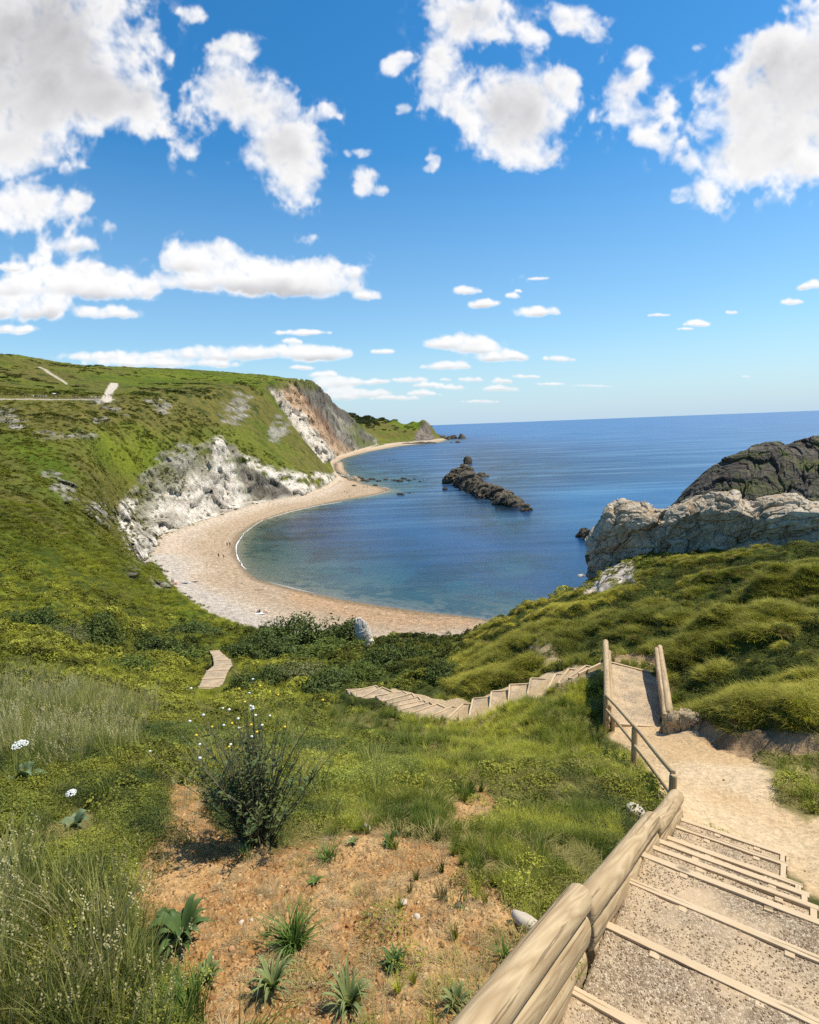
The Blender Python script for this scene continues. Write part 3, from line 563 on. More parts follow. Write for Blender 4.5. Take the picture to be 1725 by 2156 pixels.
    F = np.log(np.clip(S, .002, 4)/.16); szf = np.maximum(.42+.58*np.clip((Rm-6)/55, 0, 1), .8*sstep(470, 560, cy)); F = np.where(F > 0, np.minimum(F, 2.2)*.85*szf, F*(.55+.25*szf)); F = np.where(ok & (cx > -900) & (cx < 2700) & (cy > -900), F, -1)
    outside = ((cx < -60) | (cx > 1790) | (cy < -60)); gen = fb(cx/300+9, cy/300+3, 5, 7)*2.-.6
    F = np.where(outside, np.maximum(F, np.minimum(gen, .8)), F)
    dens = F+nse*.95
    dens = F*.8+nse*(.75+.5*sstep(1.2, .2, F)); fil = fb(gx/46, gy/70, 6, 3, .62); alpha = sstep(-.40, 1.35, dens+fil*.95*sstep(1.5, .2, F))
    wisp = sstep(-1.9, -.2, F)*sstep(.05, .75, nse*.7+fil*1.1)*.42
    alpha = np.maximum(alpha, wisp)
    fade = sstep(0.0, .16, E); alpha = alpha*(.75+.25*fade)*(E > .004)
    # sunward side of every billow is brighter, thick bases are grey
    Ssh = 0
    h0 = sum(nk*w_ for nk, w_ in zip(NS[1:], (.5, .4, .28, .16, .08))); sh = lambda A_, a_, b_: np.roll(np.roll(A_, -b_, 0), -a_, 1)
    rel_ = np.clip((h0-sh(h0, 10, 8))*.42+(h0-sh(h0, 4, 3))*.5, -1, 1)
    thick = sstep(.95, 1.9, F+n_a*.5)*sstep(30, 70, Rm)
    base = sstep(-.15, .85, BT+nse*.25)
    lum = 1.05-.50*thick*sstep(.25, .6, E)-.42*base*sstep(.2, 1.1, dens)+rel_*.13*(.4+.6*sstep(.0, .8, dens))+n_a*.05-.05*(1-fade)
    lum = np.clip(lum, .5, 1.12)
    rgb = np.stack([lum*(.985+.015*lum), lum*.995, lum*(1.06-.06*lum)], 2)
    im = bpy.data.images.new('cloud_field', W_, H_, alpha=True, float_buffer=True); im.colorspace_settings.name = 'Non-Color'
    pxs = np.concatenate([rgb, alpha[..., None]], 2).astype(np.float32); im.pixels.foreach_set(pxs.ravel()); im.update(); im.pack() if False else None
    return im
wld = bpy.data.worlds.new('World'); SC.world = wld; wld.use_nodes = True; nt = wld.node_tree; nt.nodes.clear(); N = NT(nt)
sky = N.n('ShaderNodeTexSky', sky_type='NISHITA', sun_disc=False, sun_elevation=SUN_EL, sun_rotation=SUN_AZ, altitude=10., air_density=1.0, dust_density=.25, ozone_density=3.)
dirv = N.n('ShaderNodeTexCoord').outputs['Generated']; sp = N.n('ShaderNodeSeparateXYZ', i={0: dirv})
azn = N.math('MULTIPLY', N.math('ARCTAN2', sp.outputs[0], sp.outputs[1]), 57.29578); eln = N.math('MULTIPLY', N.math('ARCSINE', sp.outputs[2]), 57.29578)
uv = N.n('ShaderNodeCombineXYZ', i={0: N.mr(azn, -65, 65), 1: N.mr(eln, -2, 88), 2: 0.})
ti = N.n('ShaderNodeTexImage', interpolation='Cubic', extension='CLIP', i={0: uv.outputs[0]}); ti.image = make_sky()
hs = N.n('ShaderNodeHueSaturation', i={'Saturation': 1.35, 'Value': 1.0, 'Color': sky.outputs[0]})
hs_ = N.mix(1., hs.outputs[0], (.93, 1.06, 1.0), 'MULTIPLY')
skc = N.mix(N.ramp(N.mr(eln, 0, 40), [(0, .93), (.2, .35), (.6, 0.)]), hs_, (3.1, 4.15, 5.2))
skc = N.mix(N.math('SMOOTH_MAX', N.mr(eln, 0., -1.), 0., .01), skc, (1., 1.5, 2.2))
clc = N.n('ShaderNodeVectorMath', operation='SCALE', i={0: ti.outputs['Color'], 3: 6.0})
mixed = N.mix(ti.outputs['Alpha'], skc, clc.outputs[0])
bg = N.n('ShaderNodeBackground', i={0: mixed, 1: .14}); wo = N.n('ShaderNodeOutputWorld'); nt.links.new(bg.outputs[0], wo.inputs[0])
ld = bpy.data.lights.new('sun', 'SUN'); ld.energy = 5.; ld.angle = R_(.5); ld.color = (1., .91, .76); lo = bpy.data.objects.new('sun', ld); COL.objects.link(lo); lo.location = (50, 10, 120)
sd = Vector((math.sin(SUN_AZ)*math.cos(SUN_EL), math.cos(SUN_AZ)*math.cos(SUN_EL), math.sin(SUN_EL))); lo.rotation_euler = sd.to_track_quat('Z', 'Y').to_euler()
SC.render.engine = 'CYCLES'; SC.view_settings.view_transform = 'Standard'; SC.view_settings.look = 'None'; SC.view_settings.exposure = .22
SC.cycles.max_bounces = 5; SC.cycles.diffuse_bounces = 2; SC.cycles.glossy_bounces = 2; SC.cycles.transparent_max_bounces = 6; SC.cycles.transmission_bounces = 2; SC.cycles.sample_clamp_indirect = 6.; SC.cycles.use_denoising = False; SC.cycles.use_adaptive_sampling = True; SC.cycles.adaptive_threshold = .015
SC.cycles.caustics_reflective = False; SC.cycles.caustics_refractive = False

# ------------------------------------------------------------------ sea
ja = np.nonzero(rr > 60)[0][::3]; ia = np.arange(0, NA, 4)
wr = np.concatenate([rr[ja], lr(4000, 90000, 30), [90000.]]); wa = az[ia]
dep = np.full((len(wr), len(wa)), 20.); dep[:len(ja)] = -Z[np.ix_(ja, ia)]
WR, WA = np.meshgrid(wr, wa, indexing='ij'); I = np.arange(WR.size).reshape(WR.shape); q = np.stack([I[:-1, :-1], I[:-1, 1:], I[1:, 1:], I[1:, :-1]], 2).reshape(-1, 4)[:, ::-1]
dm = np.maximum.reduce([dep[:-1, :-1], dep[1:, 1:], dep[1:, :-1], dep[:-1, 1:]]).ravel(); q = q[dm > -1.2]; u, inv = np.unique(q, return_inverse=True)
wv = np.stack([(WR*np.sin(WA)).ravel(), (WR*np.cos(WA)).ravel(), np.zeros(WR.size)], 1)[u]
m, nt = mat('sea_water'); N = NT(nt); p_ = pos(N); dpt = N.n('ShaderNodeAttribute', attribute_name='depth').outputs['Fac']
dist = N.n('ShaderNodeVectorMath', operation='LENGTH', i={0: p_}).outputs['Value']
def scaled(sx_, sy_, rz=0.): return N.n('ShaderNodeMapping', i={'Vector': p_, 'Rotation': (0, 0, rz), 'Scale': (sx_, sy_, 1.)}).outputs[0]
weed = N.noise(.09, 5, .65, p_)
streak1 = N.noise(1., 5, .6, scaled(.004, .03, .12)); streak2 = N.noise(1., 4, .6, scaled(.012, .12, -.1))
body = N.ramp(N.mr(N.math('ADD', dpt, N.math('MULTIPLY', N.math('SUBTRACT', weed, .5), 3.)), 0, 14), [(0, (.035, .14, .10)), (.12, (.015, .095, .10)), (.28, (.006, .030, .085)), (.5, (.006, .036, .115)), (1, (.008, .10, .26))])
body = N.mix(N.mr(dist, 300, 3000), body, (.008, .11, .30))
body = N.mix(N.math('MULTIPLY', N.ramp(N.math('ADD', N.math('MULTIPLY', streak1, .6), N.math('MULTIPLY', streak2, .4)), [(.47, 0.), (.62, 1.)]), N.mr(dist, 160, 340, 0., .38)), body, (.16, .34, .48))
wd = N.math('MULTIPLY', N.ramp(N.noise(.055, 6, .7, p_, .5), [(.49, 0.), (.57, 1.)]), N.math('MULTIPLY', N.mr(dpt, .5, 1.6), N.mr(dpt, 8., 4.5)))
body = N.mix(N.math('MULTIPLY', wd, .8), body, (.006, .016, .022))
opac = N.math('SUBTRACT', 1., N.math('POWER', 2.71828, N.math('MULTIPLY', dpt, -.42)))
wav = N.math('ADD', N.math('MULTIPLY', N.noise(.35, 4, .6, scaled(1, 1.8, .3)), 1.), N.math('MULTIPLY', N.noise(1.6, 3, .6, scaled(1, 1.7, -.2)), .35))
bmp = N.n('ShaderNodeBump', i={'Height': wav, 'Strength': N.math('MULTIPLY', N.mr(dist, 100, 700, .6, .08), .42), 'Distance': .45})
dif = N.n('ShaderNodeBsdfDiffuse', i={'Color': body, 'Normal': bmp.outputs[0]})
tr = N.n('ShaderNodeBsdfTransparent', i={'Color': (.86, .95, .93, 1)})
ms = N.n('ShaderNodeMixShader', i={0: opac, 1: tr.outputs[0], 2: dif.outputs[0]})
gl = N.n('ShaderNodeBsdfGlossy', i={'Roughness': N.mr(dist, 80, 800, .12, .3), 'Normal': bmp.outputs[0]})
fr = N.n('ShaderNodeFresnel', i={'IOR': 1.33, 'Normal': bmp.outputs[0]}).outputs[0]; fr = N.math('MINIMUM', N.math('MULTIPLY', fr, .8), N.math('ADD', .2, N.math('MULTIPLY', streak2, .25)))
m2_ = N.n('ShaderNodeMixShader', i={0: fr, 1: ms.outputs[0], 2: gl.outputs[0]})
fo = N.math('MULTIPLY', N.math('LESS_THAN', N.math('ABSOLUTE', N.math('SUBTRACT', dpt, N.math('MULTIPLY', N.noise(.5, 3, .6, p_), .09))), .028), N.mr(N.noise(.02, 2, .5, p_), .52, .62, 0., .6))
fm = N.n('ShaderNodeBsdfDiffuse', i={'Color': (.8, .82, .82, 1)}); m3_ = N.n('ShaderNodeMixShader', i={0: fo, 1: m2_.outputs[0], 2: fm.outputs[0]})
N.out(m3_.outputs[0])
tag(link('sea', mesh_np('sea', wv, inv.reshape(-1, 4), True, None, {'depth': np.clip(dep.ravel()[u], -.5, 20)}), m), 'blue sea filling the bay and reaching to the horizon', 'sea', kind='structure')
# breaking foam along the shingle
def foam(name, pts, wid, label):
    pw = np.array([Pz(x, y, 0)[:2] for x, y in pts]); t = np.linspace(0, len(pts)-1, len(pts)*26); c = np.stack([np.interp(t, range(len(pts)), pw[:, i]) for i in (0, 1)], 1)
    for _ in range(14): c[1:-1] = (c[:-2]+c[1:-1]*2+c[2:])/4
    d = np.gradient(c, axis=0); d /= np.linalg.norm(d, axis=1)[:, None]; nr_ = np.stack([-d[:, 1], d[:, 0]], 1)
    n_ = fbm(np.stack([c[:, 0]*.35, c[:, 1]*.35, c[:, 0]*0], 1), 4, 3); n2_ = fbm(np.stack([c[:, 0]*.5+9, c[:, 1]*.5, c[:, 0]*0], 1), 4, 8)
    e = np.sin(np.linspace(0, math.pi, len(c)))**.5; a = c+nr_*(n_*wid*.6)[:, None]; w_ = wid*(.55+n2_*.7)*e; rows = [a-nr_*(w_/2)[:, None], a, a+nr_*(w_/2)[:, None]]
    v = np.concatenate([np.column_stack([r, np.full(len(c), z)]) for r, z in zip(rows, (.07, .14, .07))]); n = len(c); i = np.arange(n-1)
    f = np.concatenate([np.stack([i+k*n, i+1+k*n, i+1+(k+1)*n, i+(k+1)*n], 1) for k in (0, 1)])
    tag(link(name, mesh_np(name, v, f), M_foam), label, 'foam', kind='stuff')
M_foam = simple('foam_white', (.82, .83, .82), .7, .06, 3.)
foam('sea_foam', [(560, 1091), (535, 1107), (512, 1125), (497, 1150), (499, 1172), (510, 1190), (522, 1203)], .5, 'white breaking wave curling along the near shingle beach')
foam('sea_foam', [(699, 981), (707, 972), (722, 964), (748, 956), (782, 949)], 3.2, 'white surf along the second beach below the ochre cliff')
foam('sea_foam', [(720, 1057), (680, 1063), (640, 1071), (600, 1081), (565, 1092)], .4, 'thin white waterline under the white cliff')

# ------------------------------------------------------------------ rocks
def rockmat(name, c1, c2, c3, sc=.6, lich=(.3, .27, .2), ladd=.0, tide=None, bd=.3, ckw=.6):
    m, nt = mat(name); N = NT(nt); p_ = pos(N)
    n1 = N.noise(sc, 7, .65, p_); n2_ = N.noise(sc*5, 6, .7, p_)
    c = N.ramp(N.math('ADD', N.math('MULTIPLY', n1, .6), N.math('MULTIPLY', n2_, .4)), [(.36, c1), (.5, c2), (.62, c3)])
    if ladd: c = N.mix(N.math('MULTIPLY', N.ramp(N.noise(sc*1.3, 6, .7, p_, .4), [(.5, 0.), (.6, 1.)]), ladd), c, lich)
    if tide: c = N.mix(N.math('MULTIPLY', N.mr(N.n('ShaderNodeSeparateXYZ', i={0: p_}).outputs[2], 1.1, .3), .8), c, tide)
    vk = N.n('ShaderNodeTexVoronoi', feature='DISTANCE_TO_EDGE', i={'Scale': sc*1.1, 'Vector': N.n('ShaderNodeMapping', i={'Vector': N.n('ShaderNodeVectorMath', operation='ADD', i={0: p_, 1: N.n('ShaderNodeTexNoise', i={'Vector': p_, 'Scale': sc, 'Detail': 5.}).outputs['Color']}).outputs[0], 'Rotation': (.5, .4, .2), 'Scale': (1, 1, 2.4)}).outputs[0]})
    ck = N.mr(vk.outputs['Distance'], 0, .05, 1, 0); c = N.mix(N.math('MULTIPLY', ck, ckw), c, tuple(x*.35 for x in c1))
    h = N.math('SUBTRACT', N.math('ADD', n1, N.math('MULTIPLY', n2_, .5)), N.math('MULTIPLY', ck, .65*ckw))
    b = N.n('ShaderNodeBump', i={'Height': h, 'Strength': 1., 'Distance': bd}); s = N.n('ShaderNodeBsdfPrincipled', i={'Base Color': c, 'Roughness': .9, 'Specular IOR Level': .3, 'Normal': b.outputs[0]}); N.out(s.outputs[0]); return m
M_searock = rockmat('wet_sea_rock', (.028, .024, .018), (.09, .075, .052), (.24, .20, .14), .5, (.26, .21, .12), .5, (.03, .025, .015), .7)
M_ridge = rockmat('pale_ridge_rock', (.24, .19, .125), (.46, .38, .27), (.64, .56, .43), .55, (.28, .18, .08), .5, None, .18, .2)
M_dark = rockmat('dark_headland_rock', (.035, .03, .024), (.085, .072, .055), (.15, .13, .10), .14, (.10, .11, .028), .85, None, .8, .3)
M_chalk = rockmat('chalk_rock', (.36, .33, .28), (.5, .47, .41), (.62, .59, .53), .8, (.2, .18, .12), .3, None, .15)
M_stone = rockmat('warm_stone', (.32, .23, .13), (.46, .36, .22), (.56, .46, .31), 3., (.2, .17, .1), .4, None, .03)
def rock_displace(v, c, sc, amp, seed, strat=(.8, .3, .5)):
    q = v+np.stack([fbm(v*sc*.5+k*30, 3, seed+k) for k in range(3)], 1)*.5/sc
    b = q@np.array([[strat[0], .2, strat[2]], [-.3, .9, 0], [-strat[2], 0, strat[0]]]).T*np.array([.8, 1., 2.])
    d1, d2, ci = worley(b*sc, seed, True); e = (ci-.5)*1.15+np.minimum(d2-d1, .10)*3.; d1, d2, ci = worley(b*sc*2.7, seed+5, True); e = e+((ci-.5)*1.1+np.minimum(d2-d1, .12)*2.)*.36
    e = e+fbm(q*sc*3, 5, seed+9, ridged=True)*.2
    return e*amp
def hf_rock(name, blobs, res, amp, sc, M, seed=1, zmin=-1.2, label=None, cat='rock', group=None, power=2.2, strat=(.8, .3, .5), base=0.):
    bl = np.array([b[:6] for b in blobs], float); x0, x1 = (bl[:, 0]-bl[:, 2:4].max(1)*1.4).min(), (bl[:, 0]+bl[:, 2:4].max(1)*1.4).max(); y0, y1 = (bl[:, 1]-bl[:, 2:4].max(1)*1.4).min(), (bl[:, 1]+bl[:, 2:4].max(1)*1.4).max()
    gx, gy = np.meshgrid(np.arange(x0, x1, res), np.arange(y0, y1, res)); H = np.full(gx.shape, -3.)
    jx = gx+fb2(gx, gy, sc*.6, 3, seed)*1.2*amp; jy = gy+fb2(gx, gy, sc*.6, 3, seed+4)*1.2*amp
    for x, y, rx, ry, a, h in bl:
        dx, dy = jx-x, jy-y; ca, sa = math.cos(a), math.sin(a); d = np.hypot((dx*ca+dy*sa)/rx, (-dx*sa+dy*ca)/ry); H = np.maximum(H, (h+1.5)*(1-d**power)-1.5)
    H = np.maximum(H, zmin-.6); v = np.stack([gx, gy, H+base], 2).reshape(-1, 3)
    g = np.gradient(H, res); nr_ = np.stack([-g[1], -g[0], np.ones_like(H)], 2); nr_ /= np.linalg.norm(nr_, axis=2)[..., None]
    v = v+rock_displace(v, None, sc, amp, seed, strat)[:, None]*nr_.reshape(-1, 3)
    I = np.arange(gx.size).reshape(gx.shape); q = np.stack([I[:-1, :-1], I[:-1, 1:], I[1:, 1:], I[1:, :-1]], 2).reshape(-1, 4)
    keep_ = (H.ravel()[q].max(1) > zmin); q = q[keep_]; lab = np.arange(gx.size)
    for _ in range(4000):   # keep only the one connected rock
        mn = lab[q].min(1); l2 = lab.copy(); np.minimum.at(l2, q.ravel(), np.repeat(mn, 4)); l2 = l2[l2]
        if (l2 == lab).all(): break
        lab = l2
    ql = lab[q[:, 0]]; ids, cnt = np.unique(ql, return_counts=True); q = q[ql == ids[cnt.argmax()]]; u, inv = np.unique(q, return_inverse=True)
    cen = np.array([bl[0, 0], bl[0, 1], base]); o = link(name, mesh_np(name, v[u]-cen, inv.reshape(-1, 4), False), M); o.location = cen
    return tag(o, label, cat, group)
def SB(px, py, rx, ry, a, h, z=0):   # blob from a sighting of its waterline
    p = Pz(px, py, z); return (p[0], p[1], rx, ry, a, h)
SK = [(950, 1017, 5.5, 6.), (962, 1013, 7.5, 8.), (974, 1012, 8., 10.), (992, 1027, 7.5, 6.8), (1012, 1037, 7, 5.6), (1036, 1047, 6.2, 5.), (1060, 1055, 5.5, 4.2), (1086, 1065, 4.2, 2.6)]
kp = [np.array([*Pz(a_, b_, 0)[:2], c_, d_]) for a_, b_, c_, d_ in SK]; SKB = []
for a_, b_ in zip(kp[:-1], kp[1:]):
    n_s = max(2, int(np.linalg.norm(b_[:2]-a_[:2])/4.5))
    for t_ in np.arange(n_s)/n_s: q_ = a_*(1-t_)+b_*t_; SKB.append((q_[0]+RNG.normal(0, .8), q_[1], q_[2], q_[2], 0, q_[3]*RNG.uniform(.78, 1.12)))
SKB.append((*kp[-1][:2], 4.2, 4.2, 0, 2.6))
hf_rock('rock_stack', [*SKB], .42, 2.3, .12, M_searock, 21, label='long dark ridge of rock rising from the middle of the bay', cat='rock', power=2.6)
hf_rock('sea_rock', [SB(985, 976, 5., 5, 0, 7.6)], .35, 1.3, .16, M_searock, 31, label='dark pointed rock standing alone farthest out in the bay', group='rocks standing in the sea')
hf_rock('sea_rock', [SB(1014, 1004, 7.5, 4.5, .1, 2.6), SB(1002, 1001, 3, 3, 0, 3.6)], .35, 1., .2, M_searock, 33, label='low flat rock just behind the long rock ridge', group='rocks standing in the sea')
hf_rock('sea_rock', [SB(1108, 1074, 3, 2.6, 0, 2.8), SB(1101, 1076, 1.8, 1.6, 0, 1.3)], .2, .7, .35, M_searock, 35, label='small dark rock just off the right end of the long ridge', group='rocks standing in the sea')
hf_rock('sea_rock', [SB(1232, 1130, 3.6, 3, 0, 2.9), SB(1222, 1124, 2.2, 2, 0, 1.4), SB(1246, 1136, 2.6, 2.6, 0, 3.4)], .16, .5, .7, M_searock, 37, label='dark rock in the water against the left end of the pale outcrop', group='rocks standing in the sea')
hf_rock('sea_rock', [SB(937, 1031, 1.9, 2, 0, 1.8)], .2, .4, .7, M_searock, 39, label='little rock at the left foot of the long ridge', group='rocks standing in the sea')
hf_rock('sea_rock', [SB(1224, 1212, 2.2, 1.0, .5, .35)], .1, .25, 1., M_chalk, 41, label='pale slab awash below the grassy edge', group='rocks standing in the sea')
for i, (px, py, r, h, lb) in enumerate([(921, 925, 14, 14, 'broad dark rock touching the tip of the far headland'), (934, 925, 11, 10, 'dark rock second out from the far headland'), (945, 925, 8, 8, 'small dark rock third out from the far headland'), (955, 924, 10, 10, 'pointed dark rock fourth out from the far headland'), (973, 924, 13, 13, 'rounded dark rock farthest out from the far headland'),
                                     (951, 932, 4, 2, 'tiny low rock in front of the headland rocks, left one'), (966, 932, 5, 2.5, 'tiny low rock in front of the headland rocks, right one')]):
    hf_rock('headland_rock', [SB(px, py, r, r*.9, 0, h)], 1.1, 2.6, .06, M_searock, 50+i, label=lb, group='rocks off the far headland')
hf_rock('rock_shelf', [SB(870, 935, 40, 14, .1, 2.5), SB(905, 932, 45, 16, .1, 4), SB(890, 934, 36, 14, .1, 3)], 1.3, 2., .12, M_searock, 59, label='low dark shelf of boulders round the foot of the far headland', cat='rocks')
reef = [(722, 1006, 5, 1.2), (733, 1012, 5, 1.5), (757, 1008, 5, 1.1), (770, 1012, 5, .9), (784, 1009, 4, .7), (797, 1013, 3, .5), (812, 1010, 3, .5), (829, 1011, 4, .6), (842, 1013, 3, 1.0), (850, 1008, 4, .7), (862, 1012, 2.5, .8), (873, 1009, 2, .6), (843, 1041, 3, .6), (862, 1038, 2, .4), (706, 996, 5, .8), (886, 1014, 1.6, .5)]
rl = ['against the foot of the white cliff', 'on the sand end beside the pale boulder', 'just right of the pale boulder', 'wide and low, by the sand spit root', 'fifth along the reef', 'sixth along the reef, barely awash', 'seventh along the reef, barely awash', 'at the middle of the reef', 'taller, right of the reef middle', 'behind the taller reef rock', 'near the outer end of the reef', 'close to the outer tip of the reef', 'alone off the tip of the sand spit', 'small, right of the one off the spit tip', 'left behind the others by the second beach', 'last and smallest, out toward the long ridge']
for i, (px, py, r, h) in enumerate(reef):
    hf_rock('reef_rock', [SB(px, py, r, r*.7, RNG.uniform(-.3, .3), h), SB(px+4, py+1, r*.5, r*.5, 0, h*.5)], .5, .7, .35, M_searock, 70+i, label='seaweedy low rock '+rl[i], group='rocks of the reef')
hf_rock('boulder', [SB(745, 1013, 7, 5, .2, 3.2)], .35, .6, .4, rockmat('ochre_boulder', (.25, .18, .11), (.38, .30, .2), (.5, .42, .31), .5), 90, label='pale ochre boulder among the reef rocks at the sand spit', cat='boulder')
# pebbly chalk spire above the beach
M_slab = rockmat('white_slab', (.44, .40, .34), (.64, .60, .53), (.74, .70, .64), 1.2, (.34, .26, .16), .35, None, .12, .35)
p = P(769, 1368, 46.5); bm = bmesh.new(); bmesh.ops.create_icosphere(bm, subdivisions=6, radius=1.); co = np.array([v.co for v in bm.verts]); s_ = np.sign(co)*np.abs(co)**.8*np.array([.62, .5, 1.75]); dd = rock_displace(s_+3., None, 1.0, .22, 93, (.95, .2, .1))
for v, q, k in zip(bm.verts, s_, dd): v.co = Vector(q)*(1+k*.55)+Vector((-.22*q[2]+.25*max(0, -q[2]), 0, 0))
me = bpy.data.meshes.new('chalk_pinnacle'); bm.to_mesh(me); bm.free(); o = link('chalk_pinnacle', me, M_slab); o.location = (p[0], p[1], p[2]+1.1); tag(o, 'white slanting chalk slab sticking out of the bushes above the beach', 'rock')
p = hit(1458, 1530); hf_rock('boulder', [(p[0], p[1]+.1, .62, .3, -.3, .34), (p[0]+.28, p[1]-.02, .3, .28, 0, .26), (p[0]-.35, p[1]+.2, .3, .25, 0, .3)], .018, .11, 1.7, M_stone, 95, zmin=-.6, label='knobbly earthy boulder at the near end of the right log wall', cat='boulder', base=p[2]-.05, power=4)

def loft(name, sec, prof, nS, nT, amp, sc, M, seed, label, cat, kind=None, strat=(.8, .3, .5)):
    """sec: (px, Y, zbase, ztop, thick); prof: (offset, height fraction)"""
    s = np.linspace(0, len(sec)-1, nS); S = np.array(sec, float); S = np.stack([np.interp(s, range(len(sec)), S[:, k]) for k in range(5)], 1)
    base = np.array([PA(a, b, c) for a, b, c in S[:, :3]]); tt = np.linspace(0, len(prof)-1, nT); pr_ = np.array(prof); of = np.interp(tt, range(len(prof)), pr_[:, 0]); hf = np.interp(tt, range(len(prof)), pr_[:, 1])
    rad = base[:, :2]/np.linalg.norm(base[:, :2], axis=1)[:, None]
    v = np.zeros((nS, nT, 3)); v[..., :2] = base[:, None, :2]+rad[:, None, :]*of[None, :, None]*S[:, 4][:, None, None]; hgt = S[:, 3]-base[:, 2]; v[..., 2] = base[:, None, 2]+hgt[:, None]*hf[None, :]
    du = np.gradient(v, axis=0); dv_ = np.gradient(v, axis=1); nr_ = np.cross(dv_, du); nr_ /= np.linalg.norm(nr_, axis=2)[..., None]+1e-9
    if nr_[:, nT//2, 2].mean() < 0: nr_ = -nr_
    f = v.reshape(-1, 3); big = fbm(f*sc*.35, 3, seed+40)[:, None]*amp*1.3
    f = f+(rock_displace(f, None, sc, amp, seed, strat)[:, None]+big)*nr_.reshape(-1, 3)
    I = np.arange(nS*nT).reshape(nS, nT); q = np.stack([I[:-1, :-1], I[:-1, 1:], I[1:, 1:], I[1:, :-1]], 2).reshape(-1, 4)
    cen = f.mean(0); o = link(name, mesh_np(name, f-cen, q, False), M); o.location = cen; return tag(o, label, cat, kind=kind)
def zy(px, py, Y): return P(px, py, Y)[2]
prof = [(.3, -.9), (-.02, -.15), (-.04, .3), (0, .62), (.06, .84), (.28, .98), (.55, 1.0), (.8, .8), (.95, .2), (1.15, -2.2)]
sec = []
for px, top, bot, Yd in [(1236, 1150, 1236, 46.5), (1243, 1116, 1228, 46.5), (1262, 1104, 1218, 46.3), (1282, 1078, 1200, 46), (1308, 1060, 1186, 45.5), (1340, 1064, 1176, 45), (1370, 1080, 1166, 44.5), (1395, 1084, 1160, 44), (1412, 1080, 1160, 43.5)]:
    sec.append((px, Yd, zy(px, bot, Yd), zy(px, top, Yd+2), 5.5))
loft('rock_outcrop', sec, prof, 420, 190, .5, .5, M_ridge, 101, 'pale grey rock outcrop with a rounded head at the sea edge', 'rock')
sec = []
for px, top, bot, Yd in [(1404, 1105, 1172, 41.), (1412, 1078, 1172, 41), (1440, 1060, 1174, 40.5), (1470, 1043, 1176, 40), (1505, 1040, 1176, 39), (1540, 1043, 1178, 38.), (1580, 1060, 1178, 37.4), (1620, 1052, 1172, 36.5), (1665, 1050, 1160, 36), (1725, 1058, 1152, 35.5), (1900, 1040, 1150, 34), (2150, 1000, 1150, 32)]:
    sec.append((px, Yd, zy(px, bot, Yd), zy(px, top, Yd+2), 5.5))
prof2 = [(.3, -.9), (.02, -.15), (.06, .25), (.02, .55), (-.02, .82), (.15, .97), (.45, 1.02), (.8, .8), (.95, .2), (1.15, -2.2)]
loft('rock_outcrop', sec, prof2, 620, 190, .42, .5, M_ridge, 111, 'long pale rock wall with a stained face above the grassy mounds', 'rock')
sec = []
for px, top, Yd in [(1392, 1100, 150), (1410, 1066, 150), (1425, 1048, 150), (1455, 1012, 150), (1490, 978, 150), (1525, 955, 150), (1560, 938, 150), (1600, 931, 150), (1660, 924, 150), (1725, 917, 150), (1850, 905, 150), (2100, 880, 150), (2500, 860, 150)]:
    sec.append((px, Yd-42, -1, zy(px, top, Yd), 45))
loft('headland', sec, [(0, -.1), (.1, .12), (.3, .35), (.5, .62), (.7, .84), (.86, .95), (1, 1.), (1.3, .9), (1.7, .4), (2, -.1)], 620, 260, 1.2, .12, M_dark, 121, 'dark rocky headland with mossy ledges rising behind the pale outcrop', 'headland', 'structure', (.6, .2, .8))
# ------------------------------------------------------------------ timber
def woodmat(name, c1, c2, c3, ang=1.):
    m, nt = mat(name); N = NT(nt); uv_ = N.n('ShaderNodeUVMap').outputs[0]; oi = N.n('ShaderNodeObjectInfo').outputs['Random']
    mp = N.n('ShaderNodeMapping', i={'Vector': uv_, 'Scale': (1.2, 9., 1.), 'Location': N.n('ShaderNodeCombineXYZ', i={0: N.math('MULTIPLY', oi, 9.), 1: 0., 2: 0.}).outputs[0]}).outputs[0]
    wn = N.noise(1.1, 3, .5, mp); ringsrc = N.math('ADD', N.math('MULTIPLY', N.noise(.55, 2, .5, mp, .6), 9.), N.math('MULTIPLY', wn, 1.2)); ring = N.math('ABSOLUTE', N.math('SUBTRACT', N.math('FRACT', ringsrc), .5))
    fine = N.noise(9., 5, .6, N.n('ShaderNodeMapping', i={'Vector': uv_, 'Scale': (.7, 14., 1.)}).outputs[0])
    c = N.mix(N.mr(ring, 0., .5), c1, c2); c = N.mix(N.math('MULTIPLY', fine, .7), c, c3)
    kn = N.n('ShaderNodeTexVoronoi', i={'Vector': N.n('ShaderNodeMapping', i={'Vector': uv_, 'Scale': (1.1, 2.6, 1.)}).outputs[0], 'Scale': 1.6}).outputs['Distance']
    c = N.mix(N.mr(kn, .12, .06), c, tuple(x*.42 for x in c1)); big = N.noise(1.7, 3, .5, uv_); c = N.mix(N.mr(big, .5, .75, 0, .35), c, c3)
    ck = N.math('LESS_THAN', N.noise(1.5, 5, .6, N.n('ShaderNodeMapping', i={'Vector': uv_, 'Scale': (.3, 11., 1.), 'Location': (5, 3, 0)}).outputs[0]), .42); c = N.mix(N.math('MULTIPLY', ck, .7), c, (.14, .09, .045))
    b = N.n('ShaderNodeBump', i={'Height': N.math('SUBTRACT', N.math('ADD', fine, N.math('MULTIPLY', ring, .3)), N.math('MULTIPLY', ck, 1.2)), 'Strength': .35, 'Distance': .006})
    s = N.n('ShaderNodeBsdfPrincipled', i={'Base Color': c, 'Roughness': .75, 'Specular IOR Level': .3, 'Normal': b.outputs[0]}); N.out(s.outputs[0]); return m
M_log = woodmat('pale_log', (.38, .26, .13), (.60, .46, .27), (.30, .215, .125))
